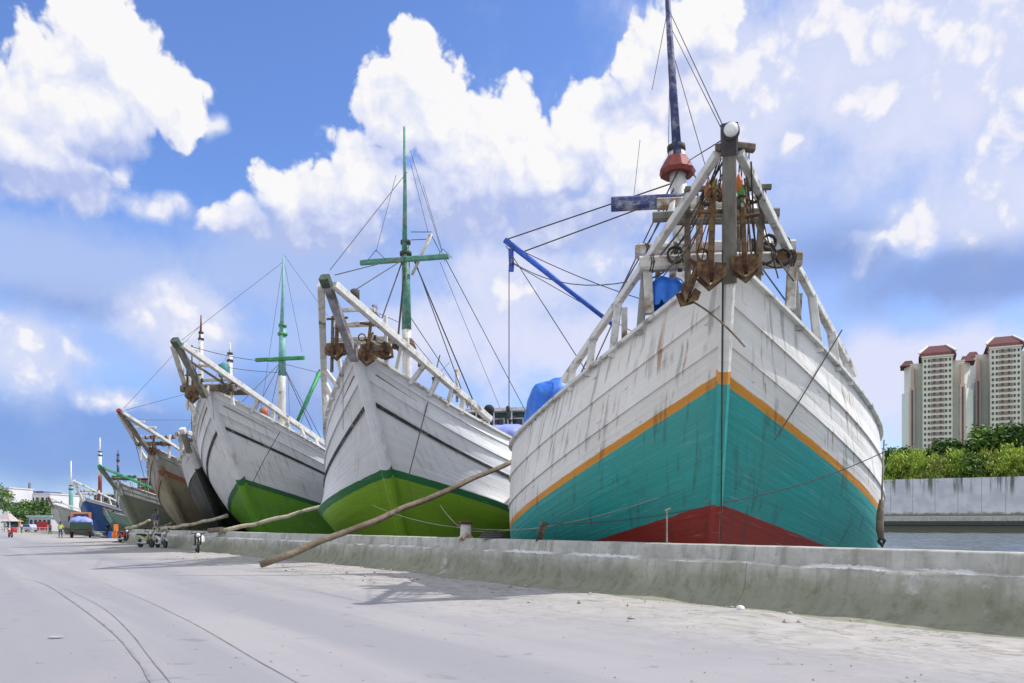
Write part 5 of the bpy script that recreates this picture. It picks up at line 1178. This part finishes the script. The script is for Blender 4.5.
# ------------------------------------------------------------------ the far end of the quay, left
tree('roadside_tree', at(-6, HOR, 120) * Vector((1, 1, 0)) if False else Vector((at(-6, HOR, 120).x, 120, 0)), [(0, 0, 6.0, 2.2, 1.6), (1.2, .5, 4.6, 1.8, 1.3), (-1.5, 0, 5, 2, 1.4), (.3, -.5, 7, 1.5, 1.0), (1.6, 0, 5.8, 1.2, .9)], 2600, .22, 200, M_leafmid, 'green roadside tree at the left picture edge', 'tree', None, 4.5)
for i, (px, Y, h, wd, lab) in enumerate(((24, 215, 8.5, 5, 'round green tree beyond the pavement behind the pale car'), (33, 225, 9.5, 5, 'round green tree beyond the pavement behind the long low shed'), (41, 225, 10.0, 5.5, 'tallest round green tree beyond the pavement behind the red board'), (50, 230, 9.0, 5, 'round green tree beyond the pavement behind the farthest ship'), (16, 210, 6.5, 4, 'low green tree beyond the pavement beside the pavilion roof'))):
    p = at(px, HOR, Y); p.z = 0; r2 = random.Random(i + 170)
    lob = [(r2.uniform(-wd * .5, wd * .5), r2.uniform(-2, 2), h * r2.uniform(.35, .68), wd * r2.uniform(.3, .45), h * r2.uniform(.13, .2)) for _ in range(8)]
    tree('round_tree', p, lob, 1500, .45, i + 220, M_leafmid if i % 2 else M_leafdark, lab, 'tree', 'trees at the far end of the quay', h * .55)
def building(px0, px1, y_top, Y, depth, m_, label, rows=0, cols=0, wm=None, roof=None, roofm=None):
    a, b_ = at(px0, y_top, Y), at(px1, y_top, Y); h = a.z; wd = b_.x - a.x
    r_ = empty('building', ((a.x + b_.x) / 2, Y + depth / 2, 0), 0, label, 'building')
    wl = MB().box((0, 0, h / 2 - .2), (wd, depth, h + .4)).build('wall', m_, r_)
    MB().box((0, 0, h + .15), (wd + .8, depth + .8, .5)).build('roof', roofm or M_white, r_)
    for i in range(rows):
        for j in range(cols):
            x = -wd / 2 + (j + .5) * wd / cols; z = h * (i + .6) / rows
            w_ = MB().box((x, -depth / 2 - .02, z), (wd / cols * .6, .1, h / rows * .38)).build('window', wm or M_glass, r_)
    return r_
building(5, 50, 494, 420, 30, mat('white factory wall', (.66, .66, .68), .8, .1, .1, 0), 'long white factory building behind the trees at the far left', 2, 9)
building(3, 9, 488, 400, 20, mat('white factory wall', (.66, .66, .68)), 'white block rising left of the long factory', 3, 2)
building(7, 19, 503, 330, 20, mat('dark blue wall', (.04, .06, .16), .7, .2, .1, 0), 'dark blue building between the pavilion and the white factory', 2, 4)
building(19, 26, 490, 1500, 60, mat('haze blue tower', (.11, .17, .36), .8, .1, .05, 0), 'distant tower block, painted haze blue, left of the lattice mast', 8, 3, mat('haze blue glass', (.08, .13, .30)))  # blue distance haze put into the wall and glass colours of both blocks
building(36, 43.5, 491, 1500, 60, mat('haze blue tower', (.11, .17, .36)), 'distant tower block, painted haze blue, right of the lattice mast', 8, 3, mat('haze blue glass', (.08, .13, .30)))
building(29, 51, 517, 185, 10, mat('pale shed wall', (.45, .47, .48), .8, .15, .3, 0), 'long low shed with a pale teal roof behind the red board', 1, 5, M_glass, None, paint('pale teal roof', (.35, .50, .52)))
# lattice mast
lm = empty('lattice_mast', (at(29.5, HOR, 800).x, 800, 0), 0, 'thin lattice mast far behind the white factory', 'mast'); o = MB()
for a in (-1, 1):
    for b_ in (-1, 1): o.tube([(a * 3, b_ * 3, 0), (a * .5, b_ * .5, 43)], .35, 4)
for i in range(8): z = i * 5.2; w_ = 3 - z * .058; w2 = 3 - (z + 5.2) * .058; o.tube([(-w_, -w_, z), (w2, -w2, z + 5.2)], .2, 4); o.tube([(w_, -w_, z), (-w2, -w2, z + 5.2)], .2, 4)
o.build('lattice', paint('grey mast steel', (.25, .26, .32)), lm)
# pavilion
pv = empty('pavilion', (at(7, HOR, 150).x, 150, 0), 0, 'small open pavilion with a pale peaked roof at the far left', 'pavilion')
for a in (-1, 1):
    for b_ in (-1, 1): MB().tube([(a * 1.4, b_ * 1.4, 0), (a * 1.4, b_ * 1.4, 2.1)], .1, 8).build('post', M_white, pv)
o = MB(); ring = lambda h_, r_: [(a * r_, b_ * r_, h_) for a, b_ in ((-1, -1), (1, -1), (1, 1), (-1, 1))]
o.add(ring(2.0, 2.0) + ring(2.35, 1.25) + ring(3.1, .7) + [(0, 0, 4.3)], [(0, 1, 5, 4), (1, 2, 6, 5), (2, 3, 7, 6), (3, 0, 4, 7), (4, 5, 9, 8), (5, 6, 10, 9), (6, 7, 11, 10), (7, 4, 8, 11), (8, 9, 12), (9, 10, 12), (10, 11, 12), (11, 8, 12), (3, 2, 1, 0)]); o.build('roof', paint('pale tile roof', (.50, .44, .42)), pv)
# red board
rb = empty('red_board', (at(42, HOR, 150).x, 150, 0), 0, 'large plain red board on posts at the far end of the quay', 'board')
MB().box((0, 0, 1.1), (1.9, .12, 1.7)).build('panel', paint('red board paint', (.50, .03, .04)), rb)
for a in (-.8, .8): MB().box((a, .1, .5), (.1, .1, 1.6)).build('post', M_white, rb)
# white railing at the far end
rl = empty('railing', (at(25, HOR, 142).x, 142, 0), 0, 'low white railing running along the far end of the pavement', 'railing'); o = MB(); o.beam([(-5, 0, .85), (4.5, 0, .85)], .08, .08); o.beam([(-5, 0, .45), (4.5, 0, .45)], .06, .06); o.build('rail', M_white, rl)
for i in range(11): MB().box((-5 + i * .95, 0, .45), (.09, .09, .95)).build('post', M_white, rl)
um = empty('parasol', (at(20, HOR, 138).x, 138, 0), 0, 'small closed orange and white parasol standing near the pale car', 'parasol')
MB().tube([(0, 0, 0), (0, 0, 2.4)], .04, 6).build('pole', M_white, um); MB().lathe((0, 0, 0), [(.22, 1.1), (.25, 1.25), (.14, 1.9), (.03, 2.35)], 10).build('canopy', paint('orange parasol cloth', (.6, .25, .1)), um)
